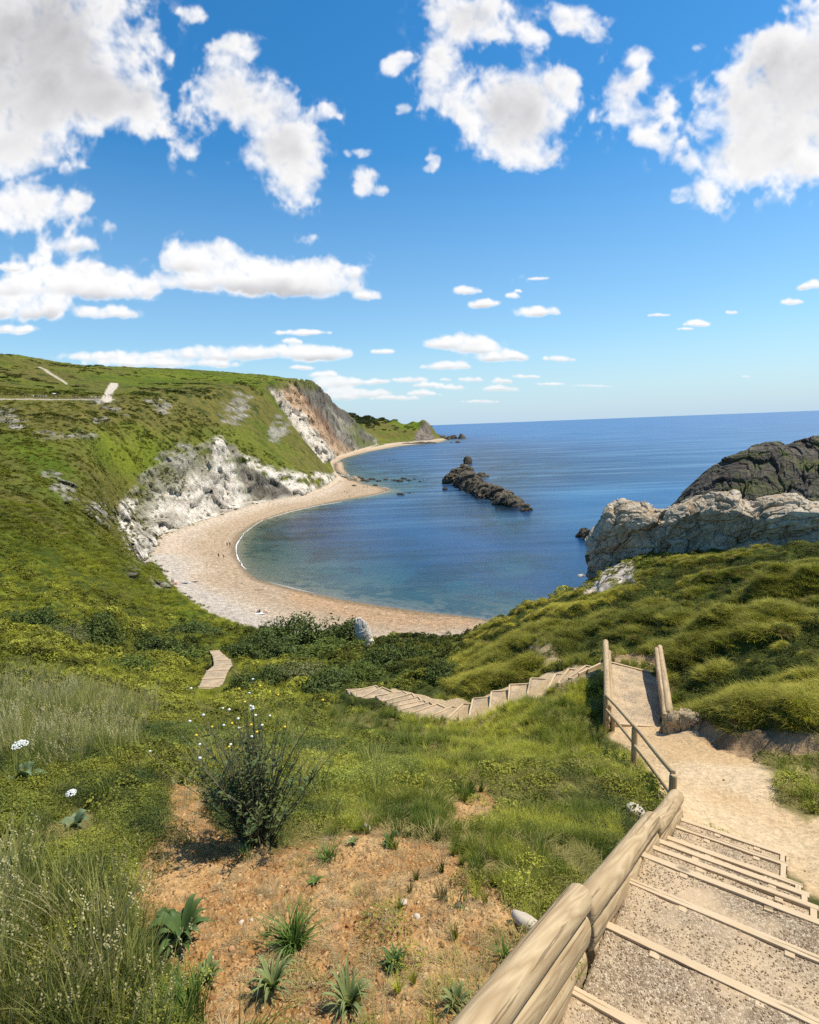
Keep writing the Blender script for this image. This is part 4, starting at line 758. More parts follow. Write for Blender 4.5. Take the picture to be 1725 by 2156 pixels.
M_board = woodmat('sawn_board', (.58, .44, .27), (.63, .50, .33), (.46, .34, .20))
M_post = woodmat('fence_timber', (.48, .34, .18), (.56, .42, .25), (.34, .23, .11))
def tube_me(name, a, b, r0, r1, seg=20, nl=24, sq=1., wob=.004, cap=.5):
    """a round log from a to b with softly rounded ends; sq<1 flattens it sideways"""
    a, b = np.array(a, float), np.array(b, float); L_ = np.linalg.norm(b-a); ez = (b-a)/L_; ex = np.cross(ez, [0, 0, 1.]); ex /= np.linalg.norm(ex)+1e-9
    if np.linalg.norm(np.cross(ez, [0, 0, 1.])) < .05: ex = np.array([1., 0, 0])
    ey = np.cross(ex, ez); t = np.concatenate([[0, .012/L_], np.linspace(.03/L_, 1-.03/L_, nl), [1-.012/L_, 1]]); sc_ = np.concatenate([[.72, .93], np.ones(nl), [.93, .72]])
    th = np.linspace(0, 2*math.pi, seg, endpoint=False); v = []; rs = RNG.uniform(0, 6)
    for tt, s_ in zip(t, sc_):
        r = (r0*(1-tt)+r1*tt)*s_; cc = a+(b-a)*tt+ex*wob*math.sin(tt*7+rs)+ey*wob*math.cos(tt*5+rs*2)
        for q in th: v.append(cc+ex*math.cos(q)*r*sq*(1+.02*math.sin(3*q+rs))+ey*math.sin(q)*r)
    n = len(t); bm = bmesh.new(); vs = [bm.verts.new(x) for x in v]; uvl = bm.loops.layers.uv.new('UVMap')
    for i in range(n-1):
        for k in range(seg):
            k2 = (k+1) % seg; f = bm.faces.new((vs[i*seg+k], vs[i*seg+k2], vs[(i+1)*seg+k2], vs[(i+1)*seg+k])); f.smooth = True
            for lp, (ii, kk) in zip(f.loops, ((i, k), (i, k+1), (i+1, k+1), (i+1, k))): lp[uvl].uv = (t[ii]*L_+rs, kk/seg*2*math.pi*r0)
    for i, rev in ((0, False), (n-1, True)):
        f = bm.faces.new([vs[i*seg+k] for k in (range(seg-1, -1, -1) if not rev else range(seg))])
        for lp in f.loops: lp[uvl].uv = (rs+lp.vert.co.x*.1, lp.vert.co.z)
    me = bpy.data.meshes.new(name); bmesh.ops.recalc_face_normals(bm, faces=bm.faces); bm.to_mesh(me); bm.free(); return me
def log(name, a, b, r0, r1, M, parent, **k): return link(name, tube_me(name, a, b, r0, r1, **k), M, parent)
def bar(name, a, b, w, h, M, parent, bev=.004, side=None):
    """sawn board whose top centre line runs a to b, w across, h deep"""
    a, b = np.array(a, float), np.array(b, float); L_ = np.linalg.norm(b-a); ex = (b-a)/L_; ey = np.cross([0, 0, 1.], ex); ey /= np.linalg.norm(ey); ez = np.cross(ex, ey)
    bm = bmesh.new(); nl = max(2, int(L_/.15)); uvl = bm.loops.layers.uv.new('UVMap'); rings = []; o = RNG.uniform(0, 5)
    for i in range(nl+1):
        c = a+(b-a)*i/nl; jt = RNG.normal(0, .0012, 4); rings.append([bm.verts.new(c+ey*s*(w/2+jt[0])+ez*(-d*h+jt[1])) for s, d in ((-1, 0), (1, 0), (1, 1), (-1, 1))])
    for i in range(nl):
        for k in range(4):
            k2 = (k+1) % 4; f = bm.faces.new((rings[i][k], rings[i][k2], rings[i+1][k2], rings[i+1][k])); vv = (0, w, w+h, 2*w+h, 2*w+2*h)
            for lp, (ii, kk) in zip(f.loops, ((i, k), (i, k+1), (i+1, k+1), (i+1, k))): lp[uvl].uv = (L_*ii/nl+o, vv[kk]+o)
    bm.faces.new(rings[0][::-1]); bm.faces.new(rings[-1]); bmesh.ops.recalc_face_normals(bm, faces=bm.faces)
    ed = [e for e in bm.edges if len(e.link_faces) == 2 and e.link_faces[0].normal.dot(e.link_faces[1].normal) < .5]
    bmesh.ops.bevel(bm, geom=ed, offset=bev, segments=2, affect='EDGES', profile=.5)
    return bm_obj(name, bm, M, parent)

# ------------------------------------------------------------------ gravel
m, nt = mat('path_gravel'); N = NT(nt); p_ = pos(N)
v1 = N.n('ShaderNodeTexVoronoi', i={'Vector': p_, 'Scale': 75.}); v2 = N.n('ShaderNodeTexVoronoi', feature='DISTANCE_TO_EDGE', i={'Vector': p_, 'Scale': 75.})
dust = N.ramp(N.noise(1.6, 5, .65, p_), [(.42, 0.), (.6, 1.)]); c = N.ramp(N.n('ShaderNodeSeparateXYZ', i={0: v1.outputs['Color']}).outputs[0], [(0, (.20, .145, .09)), (.5, (.38, .29, .19)), (1, (.60, .50, .36))])
c = N.mix(N.mr(v2.outputs['Distance'], .0, .12, .75, 0.), c, (.17, .12, .07)); c = N.mix(N.math('MULTIPLY', dust, .75), c, N.mix(N.noise(9., 5, .7, p_), (.42, .30, .17), (.60, .46, .29)))
b = N.n('ShaderNodeBump', i={'Height': N.math('MULTIPLY', v2.outputs['Distance'], N.math('SUBTRACT', 1.1, dust)), 'Strength': .8, 'Distance': .012}); s = N.n('ShaderNodeBsdfPrincipled', i={'Base Color': c, 'Roughness': .95, 'Normal': b.outputs[0]}); N.out(s.outputs[0]); M_gravel = m
GRAV = []   # places where loose pebbles lie
def tread(parent, a, b, c, d, name='gravel_tread', amp=.012, dens=0, M=None):
    """gravel surface over the quad a-b-c-d with a skirt going down"""
    a, b, c, d = [np.array(x, float) for x in (a, b, c, d)]; nu, nv_ = max(6, int(np.linalg.norm(b-a)/.03)), max(6, int(np.linalg.norm(d-a)/.03)); nu = min(nu, 110); nv_ = min(nv_, 110)
    U, Vv = np.meshgrid(np.linspace(0, 1, nu), np.linspace(0, 1, nv_)); U3, V3 = U[..., None], Vv[..., None]
    p = (a*(1-U3)+b*U3)*(1-V3)+(d*(1-U3)+c*U3)*V3; p[..., 2] += (fb2(p[..., 0], p[..., 1], 2.2, 4, 17)*amp*1.6+fb2(p[..., 0], p[..., 1], 9., 3, 19)*amp*.5)-amp*1.2*np.sin(U*math.pi)*np.sin(Vv*math.pi)
    edge = (U == 0) | (U == 1) | (Vv == 0) | (Vv == 1); p[..., 2] -= np.where(edge, .10, 0); I = np.arange(nu*nv_).reshape(nv_, nu)
    q = np.stack([I[:-1, :-1], I[:-1, 1:], I[1:, 1:], I[1:, :-1]], 2).reshape(-1, 4); me = mesh_np(name, p.reshape(-1, 3), q)
    o = link(name, me, M or M_gravel, parent)
    if dens:
        A = np.linalg.norm(np.cross(b-a, d-a)); n = int(A*dens); jj = RNG.integers(1, nv_-1, n*2); ii = RNG.integers(1, nu-1, n*2); pp = p[jj, ii]+np.column_stack([RNG.uniform(-.03, .03, (n*2, 2)), np.zeros(n*2)])
        cl = fb2(pp[:, 0], pp[:, 1], 1.6, 3, 27)+np.abs(ii/nu-.5)*1.3-.25; GRAV.append(pp[cl > -.12][:n])
    return o

# ------------------------------------------------------------------ upper flight
FL = tag(empty('timber_steps', SW(3., -.3, CH-3.6)), 'nearest flight of gravel steps edged with pale sawn boards', 'steps', 'flights of timber and gravel steps')
FL_inv = FL.location.copy()
def fix(parent):
    for ch in parent.children:
        if ch.get('_fx') is None: ch['_fx'] = 1; ch.location = -Vector(parent.location)+ch.location
prev = -1.1
for k, (a, d, nr_) in enumerate(STEPS):
    z = CH-d; left = -.97
    bar('step_board', SW(a, left, z), SW(a, nr_, z), .06, .26, M_board, FL)
    for t in ((-.62, -.02) if k % 2 else (-.55, .12))[:2 if a < 5 else 1] if k > 2 else (-.5,):
        bar('stake', SW(a-.052, t-.03, z-.012), SW(a-.052, t+.03, z-.012), .05, .3, M_board, FL)
    if a > 4.9: bar('stake', SW(a-.052, nr_-.3, z-.012), SW(a-.052, nr_-.24, z-.012), .05, .3, M_board, FL)
    if k and a > 3.3:
        bar('side_board', SW(prev+.03, nr_-.035, z+.004), SW(a-.026, nr_-.035, z+.004), .045, .24, M_board, FL)
    tz_ = z-.016
    tread(FL, SW(prev+.0, left, tz_), SW(prev+.0, nr_+(.0 if a > 3.3 else .5), tz_), SW(a, nr_+(.0 if a > 3.3 else .5), tz_), SW(a, left, tz_), dens=1900)
    prev = a
fix(FL)
LW = tag(empty('log_wall', SW(3., -1.02, CH-3.2)), 'stepped wall of three thick pale logs climbing beside the nearest steps', 'log wall', 'log walls beside the steps')
for a0, d0, a1, d1 in LOGS:
    r = .09
    A, B = SW(a0, -1.02, CH-d0-r), SW(a1, -1.02, CH-d1-r)
    log('log', A, B, r*1.02, r*.98, M_log, LW, seg=28, nl=40)
    for j in (1, 2):
        dz = np.array([0, 0, -.195*j]); sh = SW(.03*j, .042, 0)
        log('log', A+dz-SW(.0, 0, 0)+sh, B+dz+sh*0-SW(.05*j, -.042, 0), .104, .104, M_log, LW, seg=20, nl=30, sq=.42)
fix(LW)
# ------------------------------------------------------------------ ramp with its two log walls
RP = tag(empty('timber_steps', (RN[0]+RF[1])/2), 'long gravel ramp between two log walls beyond the dirt landing', 'ramp', 'flights of timber and gravel steps')
up = lambda p, z: np.array([p[0], p[1], p[2]+z])
tread(RP, up(RN[0], -.03), up(RN[1], -.03), up(RF[1], -.03), up(RF[0], -.03), amp=.02, dens=260)
bar('step_board', RN[0], RN[1], .05, .2, M_board, RP); bar('step_board', up(RF[0], .02), up(RF[1], .02), .06, .25, M_board, RP)
e1, e2 = P(1318, 1398, 17.0), P(1345, 1392, 17.3); bar('step_board', e1, e2, .05, .2, M_board, RP); bar('step_board', P(1350, 1400, 17.), P(1373, 1397, 17.3), .05, .2, M_board, RP)
fix(RP)
LWl = tag(empty('log_wall', P(1281, 1450, 14)), 'tall narrow log wall on the left side of the gravel ramp', 'log wall', 'log walls beside the steps')
a, b = P(1280.5, 1490, 11.95), P(1275.5, 1351, 16.6); log('log', a, b, .085, .085, M_log, LWl)
for j in (1, 2, 3): log('log', up(a, -.165*j), up(b, -.165*j), .087, .087, M_log, LWl, sq=.6)
a2, b2 = P(1290, 1508, 12.1), P(1283.5, 1372, 16.3)
for j in (0, 1, 2): log('backing_log', up(a2, -.16*j), up(b2, -.16*j), .055, .055, M_log, LWl, sq=.8)
log('post', up(P(1291, 1508, 12.05), .0), up(P(1291, 1508, 12.05), -.75), .05, .05, M_post, LWl, nl=4); fix(LWl)
LWr = tag(empty('log_wall', P(1400, 1430, 14)), 'lower log wall on the right side of the gravel ramp with two sawn ends', 'log wall', 'log walls beside the steps')
a, b = P(1411, 1503, 12.25), P(1389.5, 1362, 16.4); log('log', a, b, .088, .082, M_log, LWr)
for j in (1, 2): log('log', up(a, -.165*j), up(b, -.165*j), .087, .087, M_log, LWr, sq=.6)
a2, b2 = P(1401, 1508, 12.2), P(1382, 1366, 16.2); log('log', a2, b2, .062, .06, M_log, LWr)
for j in (1, 2, 3): log('backing_log', up(a2, -.12*j), up(b2, -.12*j), .055, .055, M_log, LWr, sq=.7)
fix(LWr)
# ------------------------------------------------------------------ handrail
HF = tag(empty('handrail', P(1337, 1620, 8.8)), 'wooden handrail of three posts with two rails dropping to the ramp', 'handrail')
pt = [P(1276.5, 1465, 12.), P(1337, 1532, 8.9), P(1418, 1630, 6.55)]; pb = [P(1282, 1562, 12.), P(1338, 1624, 8.9), None]
for i, p in enumerate(pt): log('post', up(p, .0), up(p, -(1.05, .95, .85)[i]), (.055, .05, .048)[i], (.055, .05, .048)[i], M_post, HF, seg=14, nl=5, wob=.001)
for a, b in ((pt[0], pt[1]), (pt[1], pt[2])):
    log('top_rail', up(a, .02), up(b, .02), .036, .036, M_post, HF, seg=12, nl=8, wob=.003)
    log('lower_rail', up(a, -.33), up(b, -.30), .033, .033, M_post, HF, seg=12, nl=8, wob=.003, sq=.8)
fix(HF)
# ------------------------------------------------------------------ middle flight
F2 = tag(empty('timber_steps', (FL2[8][0]+FL2[8][1])/2), 'long curving flight of gravel steps crossing the gully below', 'steps', 'flights of timber and gravel steps')
for i, (n0, f0) in enumerate(FL2):
    bar('step_board', n0, f0, .055, .24, M_board, F2)
    if i+1 < len(FL2):
        n1, f1 = FL2[i+1]
        # level tread belonging to board i+1: from under board i out to board i+1
        zz = n1[2]; A = np.array([n0[0], n0[1], zz]); B = np.array([f0[0], f0[1], zz])
        tread(F2, up(A, -.03), up(B, -.03), up(f1, -.03), up(n1, -.03), amp=.015)
        if np.linalg.norm(f1-B) > .25: bar('side_board', up(B, .012), up(f1, .012), .045, .22, M_board, F2)
        if i < 9 and np.linalg.norm(n1-A) > .25: bar('side_board', up(A, .008), up(n1, .008), .045, .22, M_board, F2)
fix(F2)
F3 = tag(empty('timber_steps', (FL3[3][0]+FL3[3][1])/2), 'short distant flight of steps going down between bushes to the beach', 'steps', 'flights of timber and gravel steps')
for i, (n0, f0) in enumerate(FL3):
    bar('step_board', up(n0, .03), up(f0, .03), .09, .2, M_board, F3)
    if i+1 < len(FL3):
        n1, f1 = FL3[i+1]; tread(F3, n0, f0, f1, n1, amp=.02)
fix(F3)

# ------------------------------------------------------------------ leaves, grass: prototypes for the ground cover
def leafmat(name, base, var=.35, trans=.25, attr=True, rough=.6):
    m, nt = mat(name); N = NT(nt)
    c = N.mix(N.n('ShaderNodeAttribute', attribute_name='rnd').outputs['Fac'], tuple(x*(1-var) for x in base), tuple(min(1, x*(1+var)) for x in base))
    if attr:
        t = N.n('ShaderNodeAttribute', attribute_name='tint', attribute_type='INSTANCER').outputs['Color']; c = N.mix(1., c, t, 'MULTIPLY')
    s = N.n('ShaderNodeBsdfPrincipled', i={'Base Color': c, 'Roughness': rough, 'Specular IOR Level': .12})
    tl = N.n('ShaderNodeBsdfTranslucent', i={'Color': N.mix(1., c, (1.0, 1.15, .6), 'MULTIPLY')}); x = N.n('ShaderNodeMixShader', i={0: trans, 1: s.outputs[0], 2: tl.outputs[0]}); N.out(x.outputs[0]); return m
M_blade = leafmat('grass_blade', (1., 1., 1.), .3, .3); M_leafg = leafmat('clump_leaf', (1., 1., 1.), .35, .2)
def blades(n, spread, length, width, bend, seed, nseg=3, lean=0., droop=.0, dir_=0.):
    r = np.random.default_rng(seed); v = []; f = []; rnd = []
    for i in range(n):
        a = r.uniform(0, 2*math.pi); ro = spread*math.sqrt(r.random()); bx, by = ro*math.cos(a), ro*math.sin(a); a2 = a+r.normal(0, .7); l = length*r.uniform(.55, 1.15); b_ = bend*r.uniform(.3, 1.5); w = width*r.uniform(.7, 1.3)
        dx, dy = math.cos(a2)*b_+lean*math.cos(dir_), math.sin(a2)*b_+lean*math.sin(dir_); px_, py_ = -math.sin(a2+r.normal(0, .6)), math.cos(a2+r.normal(0, .6)); k0 = len(v); q = r.random()
        for s in range(nseg+1):
            t = s/nseg; ww = w*(1-t**1.6)*.5+.0004; zz = l*(t-droop*t*t*min(1.5, b_)); c = (bx+dx*l*t*t, by+dy*l*t*t, zz)
            v.append((c[0]-px_*ww, c[1]-py_*ww, c[2])); v.append((c[0]+px_*ww, c[1]+py_*ww, c[2])); rnd += [q, q]
        for s in range(nseg): k = k0+2*s; f.append((k, k+1, k+3, k+2))
    return np.array(v), np.array(f), np.array(rnd)
def leafcloud(n, rx, rz, ll, lw, seed, shell=.5, flat=.6, up_=.5, lumpa=.28):
    r = np.random.default_rng(seed); u = r.normal(0, 1, (n, 3)); u /= np.linalg.norm(u, axis=1)[:, None]; u[:, 2] = np.abs(u[:, 2])*1.05-.05; rad = shell+(1-shell)*r.random(n)**.5
    lump = 1+lumpa*fbm(u*2.2+seed, 3, seed); c = u*rad[:, None]*lump[:, None]*np.array([rx, rx, rz]); nd = u*.5+r.normal(0, .6, (n, 3))+np.array([0, 0, up_]); nd /= np.linalg.norm(nd, axis=1)[:, None]
    t = np.cross(nd, r.normal(0, 1, (n, 3))); t /= np.linalg.norm(t, axis=1)[:, None]; b = np.cross(nd, t); l = ll*r.uniform(.6, 1.3, n)[:, None]; w = lw*r.uniform(.6, 1.3, n)[:, None]
    v = np.stack([c-t*l*.5, c+b*w*.5+nd*w*.15, c+t*l*.5, c-b*w*.5+nd*w*.15], 1).reshape(-1, 3); f = np.arange(4*n).reshape(n, 4); return v, f, np.repeat(r.random(n), 4)
def proto(name, vfr, M):
    v, f, r = vfr; me = mesh_np(name, v, f, False, None, {'rnd': r}); me.materials.append(M); return bpy.data.objects.new(name, me)
PR = {'tuft': [proto('grass_tuft', blades(60, .13, 1., .028, .5, 1+k, 3, 0, .25), M_blade) for k in range(3)],
      'mat': [proto('matted_grass', blades(90, .42, .42, .022, 1.1, 11+k, 3, .5, .5, k), M_blade) for k in range(3)],
      'tall': [proto('tall_grass', blades(26, .16, 1., .016, .3, 21+k, 4, .2, .12, .3), M_blade) for k in range(3)],
      'clump': [proto('leafy_clump', leafcloud(210, .5, .45, .10, .06, 31+k, .55), M_leafg) for k in range(3)],
      'fine': [proto('small_leaf_clump', leafcloud(420, .5, .5, .05, .03, 41+k, .45), M_leafg) for k in range(2)],
      'bramble': [proto('bramble_clump', leafcloud(150, .5, .48, .19, .12, 71+k, .6), M_leafg) for k in range(3)],
      'coarse': [proto('hill_scrub', leafcloud(60, .5, .34, .26, .15, 51+k, .6), M_leafg) for k in range(2)]}
# seed heads on tall grass
def headed(seed):
    v, f, r = blades(22, .2, 1., .011, .16, seed, 4, .3, .05, .4); rg = np.random.default_rng(seed); V_, F_, R_l = [v], [f], [r]; n0 = len(v); tips = v.reshape(-1, 5, 2, 3)[:, 4].mean(1)
    for tp in tips:
        for j in range(7):
            o = tp+np.array([rg.normal(.01, .008), rg.normal(0, .008), -.018*j+.03]); a = rg.uniform(0, 6.28); d = np.array([math.cos(a), math.sin(a), .8])*.018; w = np.array([-math.sin(a), math.cos(a), 0])*.007
            V_.append(np.array([o, o+d*.5+w, o+d, o+d*.5-w])); F_.append(np.arange(4)[None]+n0); n0 += 4; R_l.append(np.full(4, 1.6))
    return np.concatenate(V_), np.concatenate(F_), np.concatenate(R_l)
PR['seed'] = [proto('seed_grass', headed(61+k), M_blade) for k in range(2)]
def pebble(seed):
    bm = bmesh.new(); bmesh.ops.create_icosphere(bm, subdivisions=1, radius=.5); r = random.Random(seed); s = (1, r.uniform(.6, .9), r.uniform(.4, .6))
    for v in bm.verts: v.co = Vector((v.co.x*s[0], v.co.y*s[1], v.co.z*s[2]))*r.uniform(.9, 1.1)
    me = bpy.data.meshes.new('pebble'); bm.to_mesh(me); bm.free(); a = me.attributes.new('rnd', 'FLOAT', 'POINT'); a.data.foreach_set('value', [r.random()]*len(me.vertices)); me.materials.append(M_peb); return bpy.data.objects.new('pebble', me)
M_peb = leafmat('pebble', (1., 1., 1.), .1, 0., True, .8)
def tussock(seed):
    r = np.random.default_rng(seed); v = []; f = []; q_ = []
    for i in range(230):
        a = r.uniform(0, 6.283); el = math.acos(r.random()**.8); d = np.array([math.sin(el)*math.cos(a), math.sin(el)*math.sin(a), math.cos(el)]); L_ = r.uniform(.35, .6); w = r.uniform(.014, .026); s_ = np.cross(d, [0, 0, 1.]); s_ /= np.linalg.norm(s_)+1e-6; k0 = len(v); c0 = d*r.uniform(.05, .22)*np.array([1, 1, .5]); q = r.random()
        for t in (0, .4, .75, 1.): c = c0+d*L_*t+np.array([0, 0, -.30*t*t*L_*(1+math.sin(el))])+np.array([-.10, -.04, 0])*t*t; ww = w*(1-t**1.5)*.5+.001; v += [c-s_*ww, c+s_*ww]; q_ += [q, q]
        for s in range(3): k = k0+2*s; f.append((k, k+1, k+3, k+2))
    return np.array(v), np.array(f), np.array(q_)
PR['tussock'] = [proto('tussock', tussock(81+k), M_blade) for k in range(3)]
PR['pebble'] = [pebble(i) for i in range(3)]
def scatter(name, kind_, pts, sx_, sz_, tint, label, cat, tilt=None):
    """ground cover nobody could count: one object whose points carry a prototype each"""
    prs = PR[kind_]; n = len(pts); pick = RNG.integers(0, len(prs), n)
    for k, pr_ in enumerate(prs):
        s = pick == k; me = bpy.data.meshes.new(name); me.vertices.add(int(s.sum())); me.vertices.foreach_set('co', np.asarray(pts[s], np.float32).ravel())
        rot = np.column_stack([RNG.normal(0, .12, n), RNG.normal(0, .12, n), RNG.uniform(-math.pi, math.pi, n) if kind_ not in ('tall', 'seed') else RNG.normal(0, 1.3, n)])[s]
        if kind_ == 'pebble': rot[:, :2] *= 5
        for nm, ty, dat in (('rot', 'FLOAT_VECTOR', rot), ('scl', 'FLOAT_VECTOR', np.column_stack([sx_, sx_, sz_])[s]), ('tint', 'FLOAT_COLOR', np.column_stack([tint, np.ones(n)])[s])):
            a = me.attributes.new(nm, ty, 'POINT'); a.data.foreach_set('color' if ty == 'FLOAT_COLOR' else 'vector', np.asarray(dat, np.float32).ravel())
        o = link(name, me); tag(o, label, cat, kind='stuff')
        g = bpy.data.node_groups.new('scatter', 'GeometryNodeTree'); g.interface.new_socket('Geometry', in_out='INPUT', socket_type='NodeSocketGeometry'); g.interface.new_socket('Geometry', in_out='OUTPUT', socket_type='NodeSocketGeometry')
        gi, go = g.nodes.new('NodeGroupInput'), g.nodes.new('NodeGroupOutput'); ip = g.nodes.new('GeometryNodeInstanceOnPoints'); oi = g.nodes.new('GeometryNodeObjectInfo'); oi.inputs[0].default_value = pr_; oi.inputs['As Instance'].default_value = True
        m2p = g.nodes.new('GeometryNodeMeshToPoints')
        def na(nm, ty):
            x = g.nodes.new('GeometryNodeInputNamedAttribute'); x.data_type = ty; x.inputs[0].default_value = nm; return [q for q in x.outputs if q.enabled and q.name == 'Attribute'][0]
        g.links.new(gi.outputs[0], m2p.inputs[0]); g.links.new(m2p.outputs[0], ip.inputs['Points']); g.links.new(oi.outputs['Geometry'], ip.inputs['Instance']); g.links.new(na('rot', 'FLOAT_VECTOR'), ip.inputs['Rotation']); g.links.new(na('scl', 'FLOAT_VECTOR'), ip.inputs['Scale']); g.links.new(ip.outputs[0], go.inputs[0])
        md = o.modifiers.new('scatter', 'NODES'); md.node_group = g
def sample(w, n):
    """n ground points, weighted"""
    w = np.clip(w, 0, None)[:-1, :-1].ravel(); c = np.cumsum(w); k = np.searchsorted(c, RNG.random(n)*c[-1]); k = np.minimum(k, len(w)-1); j, i = np.divmod(k, NA-1)
    a, b = RNG.random(n), RNG.random(n); V3_ = V.reshape(NR, NA, 3)
    p = (V3_[j, i]*(1-a)[:, None]+V3_[j+1, i]*a[:, None])*(1-b)[:, None]+(V3_[j, i+1]*(1-a)[:, None]+V3_[j+1, i+1]*a[:, None])*b[:, None]
    return p, j, i
def tintof(a, b, n, t=None, jit=.12):
    t = RNG.random(n) if t is None else np.clip(t, 0, 1); c = np.array(a)[None]*(1-t[:, None])+np.array(b)[None]*t[:, None]; return c*(1+RNG.normal(0, jit, (n, 1)))
inview = (((sx > -160) & (sx < 1885) & (sy < 2400)) | ((sx > -800) & (sx < 2500) & (sy < 2700) & (RRg < 45))).astype(float)
noveg = np.clip(soil*1.0-.03*(RRg < 8)+dirt*1.3+bank*1.2+gravelpatch*1.2+beach_w+chalk+rampw*2+instair*1.5+fl2d*1.2+wpath*1.5, 0, 1)
cell = np.gradient(rr)[:, None]*RRg*np.gradient(az)[None, :]   # area of a cell
patch = fb2(X, Y, .55, 4, 201); patch2 = fb2(X, Y, .9, 4, 205)
rscreen = np.minimum(RRg, 14)/14
# short green grass close by
leftdry = soft([(-200, 1400), (150, 1400), (300, 1470), (260, 1580), (100, 1650), (-200, 1680)], RRg < 40, 70)
leftlow = soft([(-200, 1850), (200, 1850), (280, 2000), (360, 2300), (-200, 2300)], RRg < 8, 50)
bg_green = soft([(880, 1620), (860, 1560), (1000, 1500), (1240, 1420), (1262, 1500), (1262, 1600), (1000, 1640)], RRg < 18, 30)
bottomgrass = soft([(990, 1900), (960, 1800), (1000, 1740), (1200, 1700), (1290, 1720), (1310, 1780), (1220, 1850), (1130, 1890)], RRg < 8, 20)
midgreen = soft([(600, 1500), (900, 1540), (960, 1640), (1000, 1680), (900, 1760), (720, 1740), (600, 1700)], RRg < 14, 40)
plantd = np.minimum.reduce([np.hypot(sx-a, sy-b)-c for a, b, c in ((385, 1985, 75), (345, 1960, 40), (440, 2060, 50), (575, 2090, 60), (60, 1640, 50), (170, 1740, 34), (395, 2150, 40))])
ok = (1-noveg)*inview*np.where(RRg < 7, sstep(0, 20, plantd), 1)
n_ = 9500; w = ok*(RRg > 1.3)*(RRg < 20)*(sstep(-.1, .3, patch)*.45+bg_green*.8*sstep(-.5, 0, patch2)+bottomgrass*2.2*sstep(-.35, 0, patch2)+midgreen*.8*sstep(-.4, .1, patch))*(1-mound)*(1-leftdry*.6)*(cell**.35)
p, j, i = sample(w, n_); s = (.075+.0125*p[:, 1])*RNG.uniform(.5, 1.3, n_); g_ = bg_green[j, i]
scatter('grass', 'tuft', p, s*1.1, s, tintof((.10, .15, .025), (.54, .52, .08), n_, .4+g_*.1+patch2[j, i]*1.4+patch[j, i]*.5, .24)*np.array([1, 1, 1]), 'green grass tufts growing on the near slope', 'grass')
# thin dry grass everywhere over bare patches
n_ = 6500; w = ok*(RRg > 1.3)*(RRg < 18)*(1-mound)*(cell**.4)
p, j, i = sample(w, n_); s = (.12+.009*p[:, 1])*RNG.uniform(.6, 1.3, n_); scatter('dry_grass', 'mat', p, s*1.5, s*.9, tintof((.22, .23, .05), (.60, .48, .20), n_, .4+patch[j, i]*.8), 'thin yellowing grass over the near slope', 'grass')
# tall seeding grass on the left
n_ = 1900; w = ok*(leftdry+leftlow*.6+.10)*sstep(-.4, .3, patch)*sstep(.3, .0, soil)*(RRg > 2.2)*(RRg < 26)*(sx < 900)*(cell**.45)
p, j, i = sample(w, n_); s = RNG.uniform(.2, .48, n_)*(1+.02*p[:, 1]); scatter('tall_grass', 'tall', p, s*1.3, s, tintof((.13, .18, .035), (.56, .50, .17), n_, .28+patch[j, i]*.9), 'tall olive grass bent by the wind on the left slope', 'grass')
n_ = 330; w = ok*(leftdry*2+leftlow*.6+.03)*(RRg > 2.6)*(RRg < 22)*(sx < 700)*(cell**.45)
p, j, i = sample(w, n_); s = RNG.uniform(.4, .7, n_); scatter('seed_grass', 'seed', p, s, s, tintof((.36, .31, .14), (.6, .54, .32), n_), 'straw coloured seed heads above the grass on the left', 'grass')
# low leafy herbs
herb = soft([(-100, 1600), (300, 1560), (400, 1620), (420, 1760), (300, 1820), (280, 1900), (-100, 1950)], RRg < 9, 50)+soft([(300, 1530), (560, 1500), (700, 1560), (740, 1700), (640, 1780), (430, 1740)], RRg < 12, 50)+.12
herb = herb+leftlow*.5+leftdry*.25
n_ = 9000; w = ok*herb*(RRg > 1.5)*(RRg < 14)*sstep(-.3, .2, patch2)*(cell**.4)
p, j, i = sample(w, n_); s = RNG.uniform(.12, .36, n_)*(1+.04*p[:, 1]); scatter('herbs', 'fine', p, s, s*.8, tintof((.07, .10, .025), (.42, .42, .06), n_, .36+patch[j, i]*1.2+n_xs[j, i]*.8, .3), 'small leaved herbs and bedstraw among the near grass', 'undergrowth')
# valley undergrowth
bushz = soft([(-200, 1330), (200, 1310), (420, 1360), (440, 1480), (620, 1480), (700, 1440), (880, 1440), (900, 1370), (600, 1380), (520, 1500), (900, 1560), (560, 1640), (-200, 1560)], (RRg > 8)*(RRg < 75), 40)+soft([(150, 1400), (620, 1430), (700, 1560), (420, 1620), (200, 1600)], (RRg > 6)*(RRg < 40), 40)*1.3
lanes = sstep(14, 26, pl_dist(sx, sy, [(415, 1475), (470, 1445), (478, 1405), (455, 1365)])+0*sx)
n_ = 14500; w = ok*(RRg > 6)*(RRg < 75)*(1-mound)*(bushz*1.0+.22)*lanes*(1-bg_green*.9)*sstep(-.6, .1, patch)*(.25+sstep(-.4, .0, mb))*(cell**.25)
p, j, i = sample(w, n_); s = RNG.uniform(.4, 1., n_)*(.32+.013*np.hypot(p[:, 0], p[:, 1])); near2 = pl_dist(p[:, 0], p[:, 1], [tuple(q) for q in c2]) < .9+s*.35; near3 = pl_dist(p[:, 0], p[:, 1], [tuple(q) for q in c3]) < 1.1+s*.3; kk = ~(near2 | near3)
p, j, i, s = p[kk], j[kk], i[kk], s[kk]; n_ = len(p)
tt = tintof((.05, .07, .016), (.36, .36, .055), n_, .42+n_mid[j, i]*1.3+n_sm[j, i]*.5+patch[j, i]*.7, .28); rr_ = np.hypot(p[:, 0], p[:, 1])
